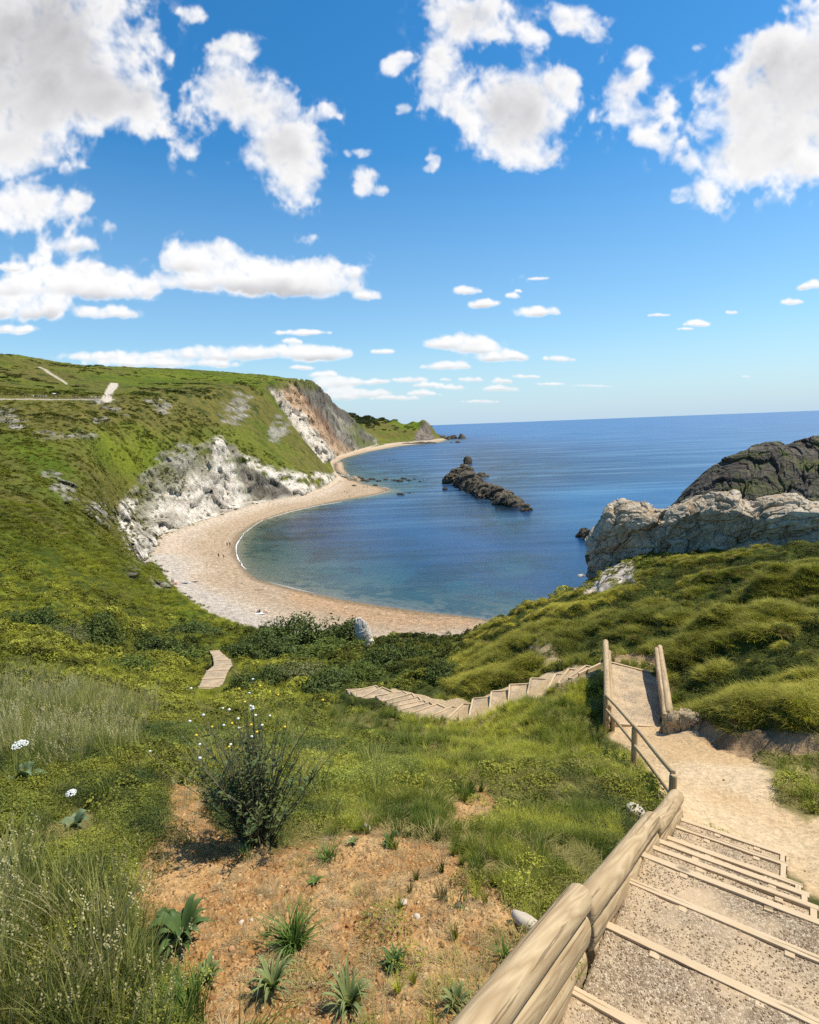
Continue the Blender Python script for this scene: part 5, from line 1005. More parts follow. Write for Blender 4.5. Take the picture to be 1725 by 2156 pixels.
for kd, mk, lb_ in (('clump', rr_ < 15, 'leafy undergrowth on the near side of the gully'), ('bramble', rr_ >= 15, 'bramble and scrub filling the far side of the gully')):
    ss = s[mk]*RNG.uniform(.7, 1.35, mk.sum()); scatter('undergrowth', kd, p[mk], ss, ss*.9, tt[mk], lb_, 'undergrowth')
n_ = 3200; w = ok*(RRg > 5)*(RRg < 16)*(1-mound)*(soft([(280, 1500), (560, 1480), (880, 1520), (860, 1640), (700, 1700), (420, 1640), (300, 1560)], RRg < 16, 40)+leftdry*.25)*sstep(0., .35, patch2)*(cell**.3)
p, j, i = sample(w, n_); s = RNG.uniform(.25, .6, n_); scatter('undergrowth', 'fine', p, s, s*.7, tintof((.07, .11, .03), (.34, .38, .07), n_, .45+patch[j, i]*1.1+n_sm[j, i]*.5, .25), 'low leafy plants mixed into the grass above the soil', 'undergrowth')
# matted grass on the right hand mounds
n_ = 8000; w = ok*mound*(RRg > 8)*(RRg < 50)*(cell**.12)*sstep(-.45, -.1, mb)
p, j, i = sample(w, n_); r_ = np.hypot(p[:, 0], p[:, 1]); s = RNG.uniform(.5, 1.2, n_)*(.20+.014*np.minimum(r_, 28))*np.where(r_ > 30, .7, 1); scatter('matted_grass', 'mat', p, s*1.25, s*1.1, tintof((.17, .18, .025), (.56, .50, .075), n_, .45+n_sm[j, i]*.5+n_mid[j, i]*.6+sstep(1500, 1725, sx[j, i])*.1, .16), 'matted yellow green grass over the right hand mounds', 'grass')
n_ = 12500; w = ok*mound*(RRg > 8)*(RRg < 44)*(cell**.15)*sstep(-.5, -.05, mb+.3*mb2)
p, j, i = sample(w, n_); r_ = np.hypot(p[:, 0], p[:, 1]); s = RNG.uniform(.4, 1.15, n_)*(.18+.0105*r_); p[:, 2] -= .05*s; tb = RNG.random(n_) < .14; scatter('matted_grass', 'tussock', p, s, s*.8, np.where(tb[:, None], np.array([[.36, .24, .09]]), 1)*np.where(tb[:, None], 1, tintof((.17, .19, .025), (.68, .58, .08), n_, .42+n_sm[j, i]*.5+n_mid[j, i]*.9+mb2[j, i]*.3, .22)), 'round yellow green tussocks crowding the right hand mounds', 'grass')
n_ = 2600; w = ok*mound*(RRg > 8)*(RRg < 38)*sstep(.05, -.35, mb)*(cell**.15)  # clumps tinted dark to stand for shade in the hollows
p, j, i = sample(w, n_); s = RNG.uniform(.5, 1.1, n_)*(.16+.018*np.hypot(p[:, 0], p[:, 1])); scatter('matted_grass', 'clump', p, s, s*.6, tintof((.05, .065, .012), (.14, .15, .02), n_), 'leafy growth tinted dark as shade in the hollows of the right hand mounds', 'undergrowth')
# hillside scrub
n_ = 15000; w = inview*(1-beach_w)*(1-chalk*(.9-.75*sstep(75, 25, crest_d+n_p1*14)*(sx < 450)))*(1-ochre)*(1-wpath)*(1-mound)*(1-headrock)*(RRg > 40)*(RRg < 330)*(Z > 4.)*(scrub+.10)*(cell**.08)*sstep(3, 10, pl_dist(sx, sy, [(0, 841), (240, 841)]))*(1-valley*sstep(-.05, -.4, mb)*.8)
p, j, i = sample(w, n_); r_ = np.hypot(p[:, 0], p[:, 1]); s = RNG.uniform(.4, 1.1, n_)*(.55+.0052*r_); scatter('hill_scrub', 'coarse', p, s, s*.6, tintof((.10, .10, .018), (.27, .27, .03), n_, .5+n_mid[j, i]*.8+bright[j, i]*.4, .2), 'low scrub and rank grass over the hillside', 'scrub')
n_ = 9000; w = inview*(1-noveg)*(1-ochre)*(1-mound)*(RRg > 24)*(RRg < 120)*(sx < 700)*(cell**.1)*(Z > 5)
p, j, i = sample(w, n_); r_ = np.hypot(p[:, 0], p[:, 1]); s = RNG.uniform(.5, 1.1, n_)*(.3+.008*r_); scatter('hill_grass', 'mat', p, s*1.3, s, tintof((.16, .19, .02), (.42, .42, .04), n_, .5+n_mid[j, i]*.7+bright[j, i]*.3), 'long green grass on the lower left hillside', 'grass')
# pebbles
gp = np.concatenate(GRAV); n_ = len(gp); s = RNG.uniform(.007, .018, n_)*(1+.03*gp[:, 1]); scatter('gravel', 'pebble', gp, s, s, tintof((.24, .16, .09), (.58, .47, .32), n_, RNG.random(n_)**1.6), 'loose pebbles lying on the gravel steps', 'gravel')
n_ = 9000; w = np.clip(soil+dirt*.03, 0, 1)*inview*(RRg > 1.9)*(RRg < 10)*(cell**.5)
p, j, i = sample(w, n_); s = RNG.uniform(.008, .026, n_)*np.where(RNG.random(n_) < .05, 2.2, 1); scatter('soil_stones', 'pebble', p, s, s*.9, tintof((.22, .10, .035), (.60, .43, .22), n_, RNG.random(n_)**1.8), 'crumbs and stones strewn over the orange soil', 'gravel')
n_ = 600; w = soil*inview*(RRg > 1.9)*(RRg < 8)*(cell**.5)
p, j, i = sample(w, n_); s = RNG.uniform(.05, .12, n_); scatter('dead_grass', 'mat', p, s*1.3, s*.5, tintof((.40, .28, .13), (.62, .48, .28), n_), 'wisps of dead straw lying on the orange soil', 'dead grass')
# ------------------------------------------------------------------ bushes
M_bushleaf = leafmat('bush_leaf', (.085, .115, .03), .55, .15, False); M_bushleaf2 = leafmat('bright_bush_leaf', (.13, .17, .035), .45, .2, False); M_olive = leafmat('olive_bush_leaf', (.15, .16, .06), .45, .2, False)
M_stem = simple('plant_stem', (.10, .09, .04), .8, .3, 20.)
def stems_me(name, paths, r):
    bm = bmesh.new()
    for pth in paths:
        prev = None
        for k, q in enumerate(pth):
            rad = r*(1-.75*k/(len(pth)-1)); d = (Vector(pth[min(k+1, len(pth)-1)])-Vector(pth[max(k-1, 0)])).normalized(); ex = d.orthogonal().normalized(); ey = d.cross(ex)
            ring = [bm.verts.new(Vector(q)+ex*math.cos(t)*rad+ey*math.sin(t)*rad) for t in (0, 2.1, 4.2)]
            if prev: [bm.faces.new((prev[i], prev[(i+1) % 3], ring[(i+1) % 3], ring[i])) for i in range(3)]
            prev = ring
    me = bpy.data.meshes.new(name); bm.to_mesh(me); bm.free(); return me
def bush_proto(seed, M, n=2600, ll=.34):
    t = empty('bush'); v, f, r = leafcloud(n, 1, .8, ll*.5, ll*.32, seed, .5, .6, .5, .75); me = mesh_np('foliage', v, f, False, None, {'rnd': r}); link('foliage', me, M, t)
    rg = np.random.default_rng(seed); ps = []
    for k in range(9):
        a = rg.uniform(0, 6.28); ps.append([(0, 0, -.25), (math.cos(a)*.25, math.sin(a)*.25, .15), (math.cos(a)*.6, math.sin(a)*.6, .45)])
    link('stem', stems_me('stem', ps, .03), M_stem, t); return t
bp = [bush_proto(301, M_bushleaf, 3200, .22), bush_proto(302, M_bushleaf, 3200, .2), bush_proto(303, M_bushleaf2, 3000, .2), bush_proto(304, M_olive, 3000, .2)]
BUSH = [(510, 1376, 44, 1.8, 1.3, 0, 'dark bush right beside the far steps to the beach'), (560, 1356, 48, 2.5, 1.6, 1, 'large dark bush second from the far steps, against the beach'), (615, 1338, 51, 3.0, 2.5, 0, 'largest dark bush in the middle of the beach thicket'), (675, 1338, 51, 2.8, 2.3, 1, 'dark rounded bush right of the largest one in the beach thicket'), (728, 1340, 50.5, 2.0, 2.0, 0, 'dark bush touching the white chalk pinnacle'),
        (600, 1375, 44, 2.6, 1.3, 1, 'low dark bush in front of the beach thicket'), (700, 1372, 44, 2.4, 1., 2, 'low bright green bush in front of the beach thicket'), (800, 1408, 33, 1.5, 1.1, 0, 'dark bramble bush below the pinnacle, left one'), (852, 1398, 34, 1.5, 1.2, 1, 'dark bramble bush below the pinnacle, right one'), (760, 1425, 30, 1.4, .8, 2, 'light green bush just above the curving steps'),
        (690, 1440, 27, 1.4, .7, 0, 'dark low bush above the left end of the curving steps'), (620, 1425, 30, 1.7, .9, 3, 'pale flowering bush in the middle of the gully'), (560, 1432, 29, 1.2, 1.0, 0, 'dark bush on the right edge of the far steps'), (515, 1450, 27, .9, .8, 1, 'small dark bush at the lower right of the far steps'),
        (385, 1385, 40, 2.0, 1.3, 2, 'green bush on the left edge of the far steps'), (330, 1372, 44, 2.2, 1.4, 1, 'dark bush left of the far steps, second from them'), (205, 1362, 42, 1.8, 1.9, 0, 'dark upright bush alone on the left slope'), (70, 1350, 38, 1.8, 1.2, 1, 'dark bush at the left edge of the valley slope'), (135, 1378, 36, 1.5, .9, 3, 'olive bush between the two dark bushes on the left slope'),
        (260, 1402, 33, 1.7, .8, 2, 'light green bush in the hollow of the left slope'), (390, 1332, 56, 2.4, 1.2, 0, 'dark bush at the foot of the bright green slope'), (440, 1342, 53, 1.8, .9, 1, 'small dark bush just behind the far steps'), (930, 1405, 27, 1.0, .7, 0, 'dark bush in the notch where the mounds begin')]
for i, (px, py, Y_, rx, rz, k, lb) in enumerate(BUSH):
    t = bp[k] if not bp[k].get('used') else copy_tree(bp[k]); bp[k]['used'] = 1; p = P(px, py, Y_); g = ground_z(p[0], p[1])
    t.location = (p[0], p[1], g-.05); t.scale = (rx*1.1, rx*.95, rz*1.35); t.rotation_euler = (0, 0, RNG.uniform(0, 6.28)); tag(t, lb, 'bush', 'bushes in the gully and on the valley slopes')
for b_ in list(bpy.data.objects):
    for kx in ('used', '_fx'):
        if kx in b_: del b_[kx]

# ------------------------------------------------------------------ flowering shrub close by
sb = hit(548, 1778, 3.); SH = tag(empty('shrub', sb), 'dark spindly shrub with white and yellow flower heads at the top edge of the soil', 'shrub')
rg = np.random.default_rng(77); paths = []; lv = []; tips = []
for k in range(80):
    a = rg.uniform(0, 6.28); el = rg.uniform(.0, 1.)**.7; hgt = rg.uniform(.75, 1.6); out_ = 1.0*el*rg.uniform(.6, 1.1); b0x, b0y = rg.normal(0, .05, 2); pth = []
    for s in np.linspace(0, 1, 7): pth.append((b0x+math.cos(a)*out_*s**1.1+rg.normal(0, .012), b0y+math.sin(a)*out_*.8*s**1.1+rg.normal(0, .012), -.05+hgt*(s-.12*el*s*s)))
    paths.append(pth); tips.append(pth[-1])
    for _ in range(2):
        s0 = rg.integers(2, 5); a3 = a+rg.normal(0, 1.2); L3 = rg.uniform(.15, .35); b0 = np.array(pth[s0]); q = [tuple(b0+np.array([math.cos(a3)*.5, math.sin(a3)*.5, .8])*L3*s) for s in (0, .5, 1)]; paths.append(q); tips.append(q[-1])
link('stem', stems_me('stem', paths, .008), M_stem, SH)
vv, ff, r2 = [], [], []
for pth in paths:
    for s in np.arange(.16, .93, .062 if len(pth) > 4 else .12):
        x = s*(len(pth)-1); i0 = int(x); b0 = np.array(pth[i0])*(1-x+i0)+np.array(pth[i0+1])*(x-i0); a = rg.uniform(0, 6.28); l = rg.uniform(.04, .10)*(1.25-s*.7); d = np.array([math.cos(a), math.sin(a), rg.uniform(-.1, .7)]); d /= np.linalg.norm(d); w = np.cross(d, [0, 0, 1]); w /= np.linalg.norm(w); k0 = len(vv)
        vv += [b0, b0+d*l*.5+w*l*.17+[0, 0, .004], b0+d*l, b0+d*l*.5-w*l*.17+[0, 0, .004]]; ff.append([k0, k0+1, k0+2, k0+3]); r2 += [rg.random()]*4
M_shrubleaf = leafmat('shrub_leaf', (.085, .115, .04), .5, .12, False, .5); link('leaf', mesh_np('leaf', vv, ff, False, None, {'rnd': r2}), M_shrubleaf, SH)
M_wfl = simple('white_petal', (.72, .74, .68), .7, .1); M_yfl = simple('yellow_petal', (.75, .50, .03), .6, .15)
def puff(c, r, bm, n=5):
    res = bmesh.ops.create_icosphere(bm, subdivisions=1, radius=r)
    for v in res['verts']: v.co = Vector((v.co.x, v.co.y, v.co.z*.7))*RNG.uniform(.8, 1.15)+Vector(c)
top = sorted(tips, key=lambda q: -q[2])[:34]
for i, q in enumerate(top):
    bm = bmesh.new(); puff((q[0], q[1], q[2]+.008), .015 if i % 4 else .013, bm); bm_obj('flower_head', bm, M_wfl if i % 3 else M_yfl, SH, True)

# ------------------------------------------------------------------ single plants on the soil
def strap_leaf(bm, uvr, a, L_, w, rise, curl, fold=.25, base=(0, 0, 0), ns=7, wp=.5):
    d = Vector((math.cos(a), math.sin(a), 0)); s_ = Vector((-math.sin(a), math.cos(a), 0)); rows = []
    for i in range(ns+1):
        t = i/ns; z = rise*L_*(math.sin(min(1, t*1.2)*math.pi*.5)-curl*t*t); c = Vector(base)+d*L_*t*(.95-.1*rise)+Vector((0, 0, z)); ww = w*max(.04, math.sin(math.pi*min(1, (t+.08)**wp))*1.)*.5
        rows.append([bm.verts.new(c-s_*ww+Vector((0, 0, ww*fold*2))), bm.verts.new(c), bm.verts.new(c+s_*ww+Vector((0, 0, ww*fold*2)))])
    for p_, q_ in zip(rows[:-1], rows[1:]):
        for k in (0, 1): f = bm.faces.new((p_[k], p_[k+1], q_[k+1], q_[k])); f.smooth = True
def plantmat(name, c, r=.45): return leafmat(name, c, .2, .2, False, r)
M_dock = plantmat('dock_leaf', (.09, .145, .045)); M_grey = plantmat('grey_green_leaf', (.22, .26, .10)); M_gr2 = plantmat('fresh_blade', (.12, .19, .04)); M_dryt = plantmat('dry_blade', (.26, .21, .10)); M_cab = plantmat('bluish_leaf', (.16, .22, .12))
def rosette(px, py, n, L_, w, rise, curl, M, label, cat='plant', wp=.5, seed=0, fold=.25, ymin=1.5, vert=0):
    p = hit(px, py, ymin); r = random.Random(seed+px); t = tag(empty('rosette_plant', p), label, cat, 'small plants rooted in the bare soil')
    bm = bmesh.new()
    for i in range(n): strap_leaf(bm, 0, i*2.4+r.uniform(-.3, .3), L_*r.uniform(.6, 1.1), w*r.uniform(.7, 1.15), rise*r.uniform(.5, 1.4), curl*r.uniform(.7, 1.2), fold, (0, 0, .005*i/n), wp=wp)
    me = bpy.data.meshes.new('leaves'); bm.to_mesh(me); bm.free(); a = me.attributes.new('rnd', 'FLOAT', 'POINT'); a.data.foreach_set('value', [random.random() for _ in me.vertices]); link('leaves', me, M, t)
    bm = bmesh.new(); puff((0, 0, .0), .02, bm); bm_obj('root_crown', bm, M_stem, t); return t
rosette(385, 1990, 34, .24, .065, .8, .35, M_dock, 'broad dark green dock plant, biggest on the soil', wp=.75)
rosette(440, 2065, 16, .13, .04, .8, .4, M_grey, 'small green rosette just below the dark dock plant')
rosette(345, 1960, 10, .12, .07, .7, .2, M_dock, 'small dark leaves left behind the dock plant', wp=.8)
rosette(575, 2095, 40, .23, .024, .9, .55, M_grey, 'grey green strap leaved plant near the bottom, left of centre')
rosette(735, 2125, 46, .22, .02, .9, .5, M_grey, 'grey green spiky plant at the bottom middle')
rosette(830, 2040, 30, .14, .026, .75, .45, M_dock, 'tight green rosette alone on the lower right soil')
rosette(960, 2120, 22, .14, .024, .8, .4, M_grey, 'small grey green plant near the log wall at the bottom')
rosette(664, 1862, 8, .10, .035, .6, .3, M_gr2, 'tiny light green seedling in the middle of the soil')
rosette(880, 1545+0, 10, .1, .03, .6, .3, M_gr2, 'small leafy plant on the bare patch in the gully', ymin=6)
rosette(820, 1785, 9, .13, .05, .9, .2, M_dock, 'dark small weed casting a shadow at the back of the soil', wp=.8)
rosette(1062, 2020, 14, .11, .014, .9, .2, M_gr2, 'thin weed close beside the log wall')
rosette(745, 1780, 8, .10, .035, .6, .3, M_grey, 'pale weed at the back edge of the soil')
def tuft_thing(px, py, seed, n, h, w, M, label, spread=.06, bend=.9):
    p = hit(px, py, 1.5); t = tag(empty('grass_clump', p), label, 'grass clump', 'separate grass clumps on the bare soil'); v, f, r = blades(n, spread, h, w, bend, seed, 5, 0, .35); me = mesh_np('blades', v, f, True, None, {'rnd': r}); link('blades', me, M, t)
    bm = bmesh.new(); puff((0, 0, .0), .03, bm); bm_obj('root_crown', bm, M_stem, t)
tuft_thing(620, 1995, 1, 190, .25, .009, M_gr2, 'thick green grass clump in the centre of the soil', .06, .85)
tuft_thing(693, 1815, 2, 60, .20, .008, M_gr2, 'upright grass clump at the back of the soil')
tuft_thing(932, 1898, 3, 50, .15, .006, M_dryt, 'dry brownish grass clump right of centre', .04, .5)
tuft_thing(965, 1915, 4, 24, .10, .006, M_gr2, 'tiny grass sprout beside the dry clump')
tuft_thing(520, 1815, 5, 34, .16, .007, M_gr2, 'thin grass clump at the foot of the spindly shrub', .05, .5)
tuft_thing(720, 2060, 6, 40, .13, .006, M_dryt, 'flattened straw coloured clump between the two lower plants', .09, 1.4)
tuft_thing(395, 2150, 7, 120, .3, .008, M_gr2, 'green grass clump at the bottom left corner of the soil', .1, .5)
# stones
M_pale = simple('pale_stone', (.50, .43, .33), .8, .15, 30., .3, .004); M_clay = simple('clay_stone', (.42, .22, .10), .85, .15, 20., .3, .004)
def stone(px, py, L_, w, h, rz, M, label, ymin=1.5, seed=0, cat='stone', group='stones lying on the soil'):
    p = hit(px, py, ymin); bm = bmesh.new(); bmesh.ops.create_icosphere(bm, subdivisions=3, radius=.5); sd_ = seed+px
    co = np.array([v.co for v in bm.verts]); d = 1+.38*fbm(co*1.7+sd_, 3, 3)+.12*fbm(co*6+sd_, 2, 3)
    for v, k in zip(bm.verts, d): v.co = Vector((v.co.x*L_*k, v.co.y*w*k, v.co.z*h*k))
    o = bm_obj('stone', bm, M, None, True); o.location = (p[0], p[1], p[2]+h*.28); o.rotation_euler = (0, 0, rz); return tag(o, label, cat, group)
p = P(1113, 1948, 3.27); o = stone(1116, 1950, .22, .10, .10, -.7, M_pale, 'long smooth pale cobble leaning against the log wall'); o.location = (p[0], p[1], o.location[2]+.03)
stone(704, 1962, .085, .06, .03, .5, M_clay, 'flat brown clay lump beside the thick grass clump')
for i, (px, py, s, lb) in enumerate([(508, 1945, .032, 'white pebble right of the dock plant'), (530, 1942, .024, 'smaller white pebble next to the one by the dock plant'), (445, 2020, .026, 'white pebble above the small green rosette'), (488, 2005, .04, 'pinkish flat stone below the two white pebbles'), (660, 2075, .03, 'pale stone between the strap leaved and spiky plants'), (670, 2062, .026, 'pinkish pebble above the pale stone'), (775, 1930, .035, 'pale stone in the middle of the lower soil'), (850, 1905, .05, 'pale broken stone right of centre'), (878, 1935, .04, 'pale stone below the broken one'),
                                 (770, 1748, .10, 'bluish white stone at the back edge of the soil'), (1105, 1885, .14, 'white stone among grass above the cobble'), (1085, 1905, .05, 'yellowish stone left of the white one'), (1150, 1905, .05, 'small stone between the cobble and the logs'), (1195, 1700, .06, 'white stone in the grass near the handrail'), (1210, 1716, .05, 'second white stone in the grass near the handrail'), (985, 1795, .04, 'pale stone by the bright grass tuft'), (1340, 1715, .22, 'pale rock under the handrail shadow'), (1180, 1590, .09, 'white stone on the bare patch above the grass'), (1130, 1575, .07, 'left white stone on the bare patch above the grass')]):
    stone(px, py, s*1.2, s, s*.6, px % 3, M_pale if i not in (3, 5) else M_clay, lb, 1.5, i)
# umbels and big leaves at the left edge
def umbel(px, py, Yd, h, r, label):
    p = P(px, py, Yd); g = p[2]-h; t = tag(empty('white_flower', (p[0], p[1], g)), label, 'flower', 'white umbel flowers on the left'); link('stem', stems_me('stem', [[(0, 0, 0), (.01, .01, h*.5), (0, 0, h-.03)]]+[[(0, 0, h-.03), (math.cos(a)*r*.5, math.sin(a)*r*.5, h-.005), (math.cos(a)*r*.9, math.sin(a)*r*.9, h)] for a in np.arange(0, 6.2, .5)], .003), M_gr2, t)
    bm = bmesh.new()
    for k in range(90):
        a, q = RNG.uniform(0, 6.28), math.sqrt(RNG.random())*r; puff((math.cos(a)*q, math.sin(a)*q, h+.012-(q/r)**2*.02+RNG.normal(0, .003)), RNG.uniform(.004, .008), bm)
    bm_obj('flower_head', bm, M_wfl, t)
umbel(150, 1668, 3.9, .45, .036, 'white umbel flower standing over the herbs on the left'); umbel(42, 1566, 3.6, .6, .05, 'larger white umbel flower at the left edge')
for nm, px, py, Yd, L_, n, lb in (('broad_leaf_plant', 50, 1655, 3.9, .26, 12, 'bluish cabbage leaved plant under the white umbel at the left edge'), ('broad_leaf_plant', 160, 1745, 4.0, .17, 9, 'dark broad leaved plant low on the left')):
    p = hit(px, py, 2.); t = tag(empty(nm, p), lb, 'plant', 'broad leaved plants on the left'); bm = bmesh.new()
    for i in range(n): strap_leaf(bm, 0, i*2.4, L_*random.uniform(.7, 1.1), L_*.6, random.uniform(.3, 1.), .3, .3, wp=.9)
    me = bpy.data.meshes.new('leaves'); bm.to_mesh(me); bm.free(); a = me.attributes.new('rnd', 'FLOAT', 'POINT'); a.data.foreach_set('value', [random.random() for _ in me.vertices]); link('leaves', me, M_cab, t)
    link('stem', stems_me('stem', [[(0, 0, -.4), (0, 0, -.2), (0, 0, .02)]], .012), M_stem, t)
# ------------------------------------------------------------------ people
def cloth(name, c): return simple(name, c, .8, .1, 6., .05)
M_skin = cloth('skin', (.46, .27, .18)); M_black = cloth('black_cloth', (.015, .015, .018)); M_navy = cloth('navy_cloth', (.03, .04, .09)); M_white = cloth('white_cloth', (.7, .7, .68)); M_red = cloth('red_cloth', (.45, .04, .04)); M_tan = cloth('tan_cloth', (.4, .32, .2)); M_hair = cloth('dark_hair', (.03, .02, .015)); M_blue = cloth('blue_cloth', (.05, .12, .35)); M_grey2 = cloth('grey_cloth', (.2, .2, .2))
def person_me(pose, top, bottom, hair):
    if pose == 'sit': J = dict(pel=(0, 0, .12), che=(0, -.08, .42), nek=(0, -.06, .60), hed=(0, -.03, .70), crn=(0, -.02, .82), sl=(.18, -.07, .55), el=(.24, .05, .36), hl=(.14, .25, .30), kl=(.13, .38, .46), al=(.12, .62, .08), tl=(.12, .76, .06))
    elif pose == 'lie': J = dict(pel=(0, 0, .12), che=(0, -.38, .15), nek=(0, -.56, .17), hed=(0, -.67, .18), crn=(0, -.78, .17), sl=(.18, -.5, .14), el=(.3, -.3, .08), hl=(.27, -.05, .07), kl=(.11, .42, .16), al=(.11, .82, .08), tl=(.12, .9, .18))
    else:
        st = .22 if pose == 'walk' else .04; J = dict(pel=(0, 0, .92), che=(0, .01, 1.25), nek=(0, .02, 1.47), hed=(0, .04, 1.57), crn=(0, .04, 1.70), sl=(.19, .01, 1.41), el=(.25, -st*.6, 1.13), hl=(.25, st*.3, .90), kl=(.10, st*.8, .50), al=(.10, st*.6, .08), tl=(.11, st*.6+.15, .04))
        Jr = dict(er=(-.25, st*.5, 1.13), hr=(-.25, st*1.2, .92), kr=(-.10, -st*.3, .49), ar=(-.10, -st*1.6, .12), tr=(-.11, -st*1.6+.14, .04))
    names = ['pel', 'che', 'nek', 'hed', 'crn']; rad = [.145, .155, .06, .095, .07]; E_ = [(0, 1), (1, 2), (2, 3), (3, 4)]; V_ = [J[k] for k in names]
    def addv(p, r): V_.append(p); rad.append(r); return len(V_)-1
    for sgn in (1, -1):
        g = lambda k: (Jr[k[0]+'r'] if (pose in ('walk', 'stand') and sgn < 0 and k[0]+'r' in Jr and k != 'sl') else (J[k][0]*sgn, J[k][1], J[k][2]))
        s_ = addv((J['sl'][0]*sgn, J['sl'][1], J['sl'][2]), .062); e_ = addv(g('el'), .045); h_ = addv(g('hl'), .035); E_ += [(1, s_), (s_, e_), (e_, h_)]
        hip = addv((.10*sgn, J['pel'][1], J['pel'][2]-.04), .10); k_ = addv(g('kl'), .062); a_ = addv(g('al'), .045); t_ = addv(g('tl'), .035); E_ += [(0, hip), (hip, k_), (k_, a_), (a_, t_)]
    me = bpy.data.meshes.new('p'); me.from_pydata([Vector(v) for v in V_], E_, []); o = bpy.data.objects.new('p', me); COL.objects.link(o); md = o.modifiers.new('s', 'SKIN')
    for sv, r in zip(me.skin_vertices[0].data, rad): sv.radius = (r, r*.85)
    me.skin_vertices[0].data[0].use_root = True; o.modifiers.new('u', 'SUBSURF').levels = 1
    dg = bpy.context.evaluated_depsgraph_get(); dg.update(); m2 = bpy.data.meshes.new_from_object(o.evaluated_get(dg)); bpy.data.objects.remove(o)
    m2.materials.clear(); [m2.materials.append(q) for q in (M_skin, top, bottom, hair)]; hd = Vector(J['crn']); ch = Vector(J['che']); nk = Vector(J['nek']); pl = Vector(J['pel'])
    kn = [Vector(J['kl']), Vector((-J['kl'][0], J['kl'][1], J['kl'][2]))]
    for f in m2.polygons:
        c = f.center; f.use_smooth = True
        dh = (c-Vector(J['hed'])).length; i = 0
        up_ = (nk-pl).normalized(); t = (c-pl).dot(up_)/(nk-pl).length
        if dh < .16: i = 3 if ((c-Vector(J['hed'])).dot(up_) > .03 or (c-Vector(J['hed'])).y < -.03) else 0
        elif .12 < t < .98 and (abs(c.x) < .235): i = 1
        elif t <= .12 and min((c-pl).length, (c-(kn[0]+pl)/2).length, (c-(kn[1]+pl)/2).length) < .30 and (c-kn[0]).length > .14 and (c-kn[1]).length > .14: i = 2
        f.material_index = i
    return m2
PM = {}
def person(pose, top, bottom, hair, loc, rz, label, group, s=1.):
    k = (pose, top.name, bottom.name, hair.name)
    if k not in PM: PM[k] = person_me(*[pose, top, bottom, hair])
    o = link('person', PM[k]); o.location = loc; o.rotation_euler = (0, 0, rz); o.scale = (s, s, s); return tag(o, label, 'person', group)
def on(px, py, dz=0):
    p = hit(px, py, 60); return (p[0], p[1], p[2]+dz)
def b4(cx, cy): return ((550+cx/3.136)*.56152, (1950+cy/3.136)*.56152)
g_ = 'people on the near beach'
person('walk', M_black, M_black, M_hair, on(*b4(950, 322)), .3, 'left walker of the pair in black close to the waterline', g_); person('walk', M_black, M_grey2, M_hair, on(*b4(982, 322)), .2, 'right walker of the pair in black close to the waterline', g_)
person('walk', M_black, M_black, M_hair, on(*b4(850, 455)), .2, 'walker all in black, left of the pair farther up the shingle', g_, 1.05); person('walk', M_tan, M_black, M_hair, on(*b4(905, 458)), .1, 'shorter walker in a tan top, right of the pair farther up the shingle', g_, .93)
person('stand', M_skin, M_red, M_hair, on(*b4(303, 765)), 1.4, 'bare chested person in red shorts standing by the green slope', g_); person('stand', M_skin, M_grey2, M_hair, on(*b4(320, 765)), -1.4, 'person in grey swimwear facing the one in red shorts', g_, .95)
person('sit', M_black, M_black, M_hair, on(*b4(1330, 1096)), 1.2, 'person in black sitting on a white towel near the bushes', g_); person('sit', M_skin, M_black, M_hair, on(*b4(1388, 1106)), -1.3, 'person sunbathing beside the one in black on the towel', g_)
p = on(*b4(340, 757), .12); bm = bmesh.new(); bmesh.ops.create_cube(bm, size=1); bmesh.ops.bevel(bm, geom=bm.edges[:], offset=.2, segments=3, affect='EDGES')
for v in bm.verts: v.co = Vector((v.co.x*.75, v.co.y*.35, v.co.z*.35*(1-.2*abs(v.co.x))))
o = bm_obj('bag', bm, M_red, None, True); o.location = p; tag(o, 'red beach bag at the feet of the two standing sunbathers', 'bag')
def cloth_on(name, px, py, L_, w, rz, M, label, cat):
    p = on(px, py, .04); gx, gy = np.meshgrid(np.linspace(-.5, .5, 24), np.linspace(-.5, .5, 10)); z = .05*fb2(gx*L_, gy*w, 1.5, 3, 5)+.04; x = gx*L_; y = gy*w*(1+.25*np.sin(gx*9)); I = np.arange(240).reshape(10, 24); q = np.stack([I[:-1, :-1], I[:-1, 1:], I[1:, 1:], I[1:, :-1]], 2).reshape(-1, 4)
    v = np.stack([x, y, z], 2).reshape(-1, 3); v2 = v-[0, 0, .05]; o = link(name, mesh_np(name, np.concatenate([v, v2]), np.concatenate([q, q[:, ::-1]+240])), M); o.location = p; o.rotation_euler = (0, 0, rz); tag(o, label, cat)
cloth_on('towel', *b4(1330, 1108), 2.2, 1.0, .1, M_white, 'white towel spread on the shingle under the sitters', 'towel'); cloth_on('towel', *b4(432, 747), 2.6, .6, .15, M_navy, 'rumpled dark blue towel right of the red bag', 'towel'); cloth_on('towel', *b4(495, 740), 1.3, .6, .1, M_white, 'small white towel between the two dark towels', 'towel'); cloth_on('towel', *b4(545, 733), 2.6, .5, .12, M_black, 'long dark towel at the right end of the row of towels', 'towel')
for nm, q, sz, lb in (('driftwood', b4(1315, 832), 2.0, 'dark piece of driftwood lying near the shallow water'), ('driftwood', b4(1118, 750), .5, 'little dark scrap of driftwood on the shingle')):
    p = on(*q, .08); log(nm, (p[0]-sz/2, p[1], p[2]), (p[0]+sz/2, p[1]+.15*sz, p[2]+.02), .09, .05, M_black, None, nl=6); tag(bpy.context.scene.objects[[o.name for o in bpy.data.objects if o.name.startswith(nm)][-1]], lb, 'driftwood')
def s5(cx, cy): return ((1200+cx/2.875)*.56152, (1500+cy/2.875)*.56152)
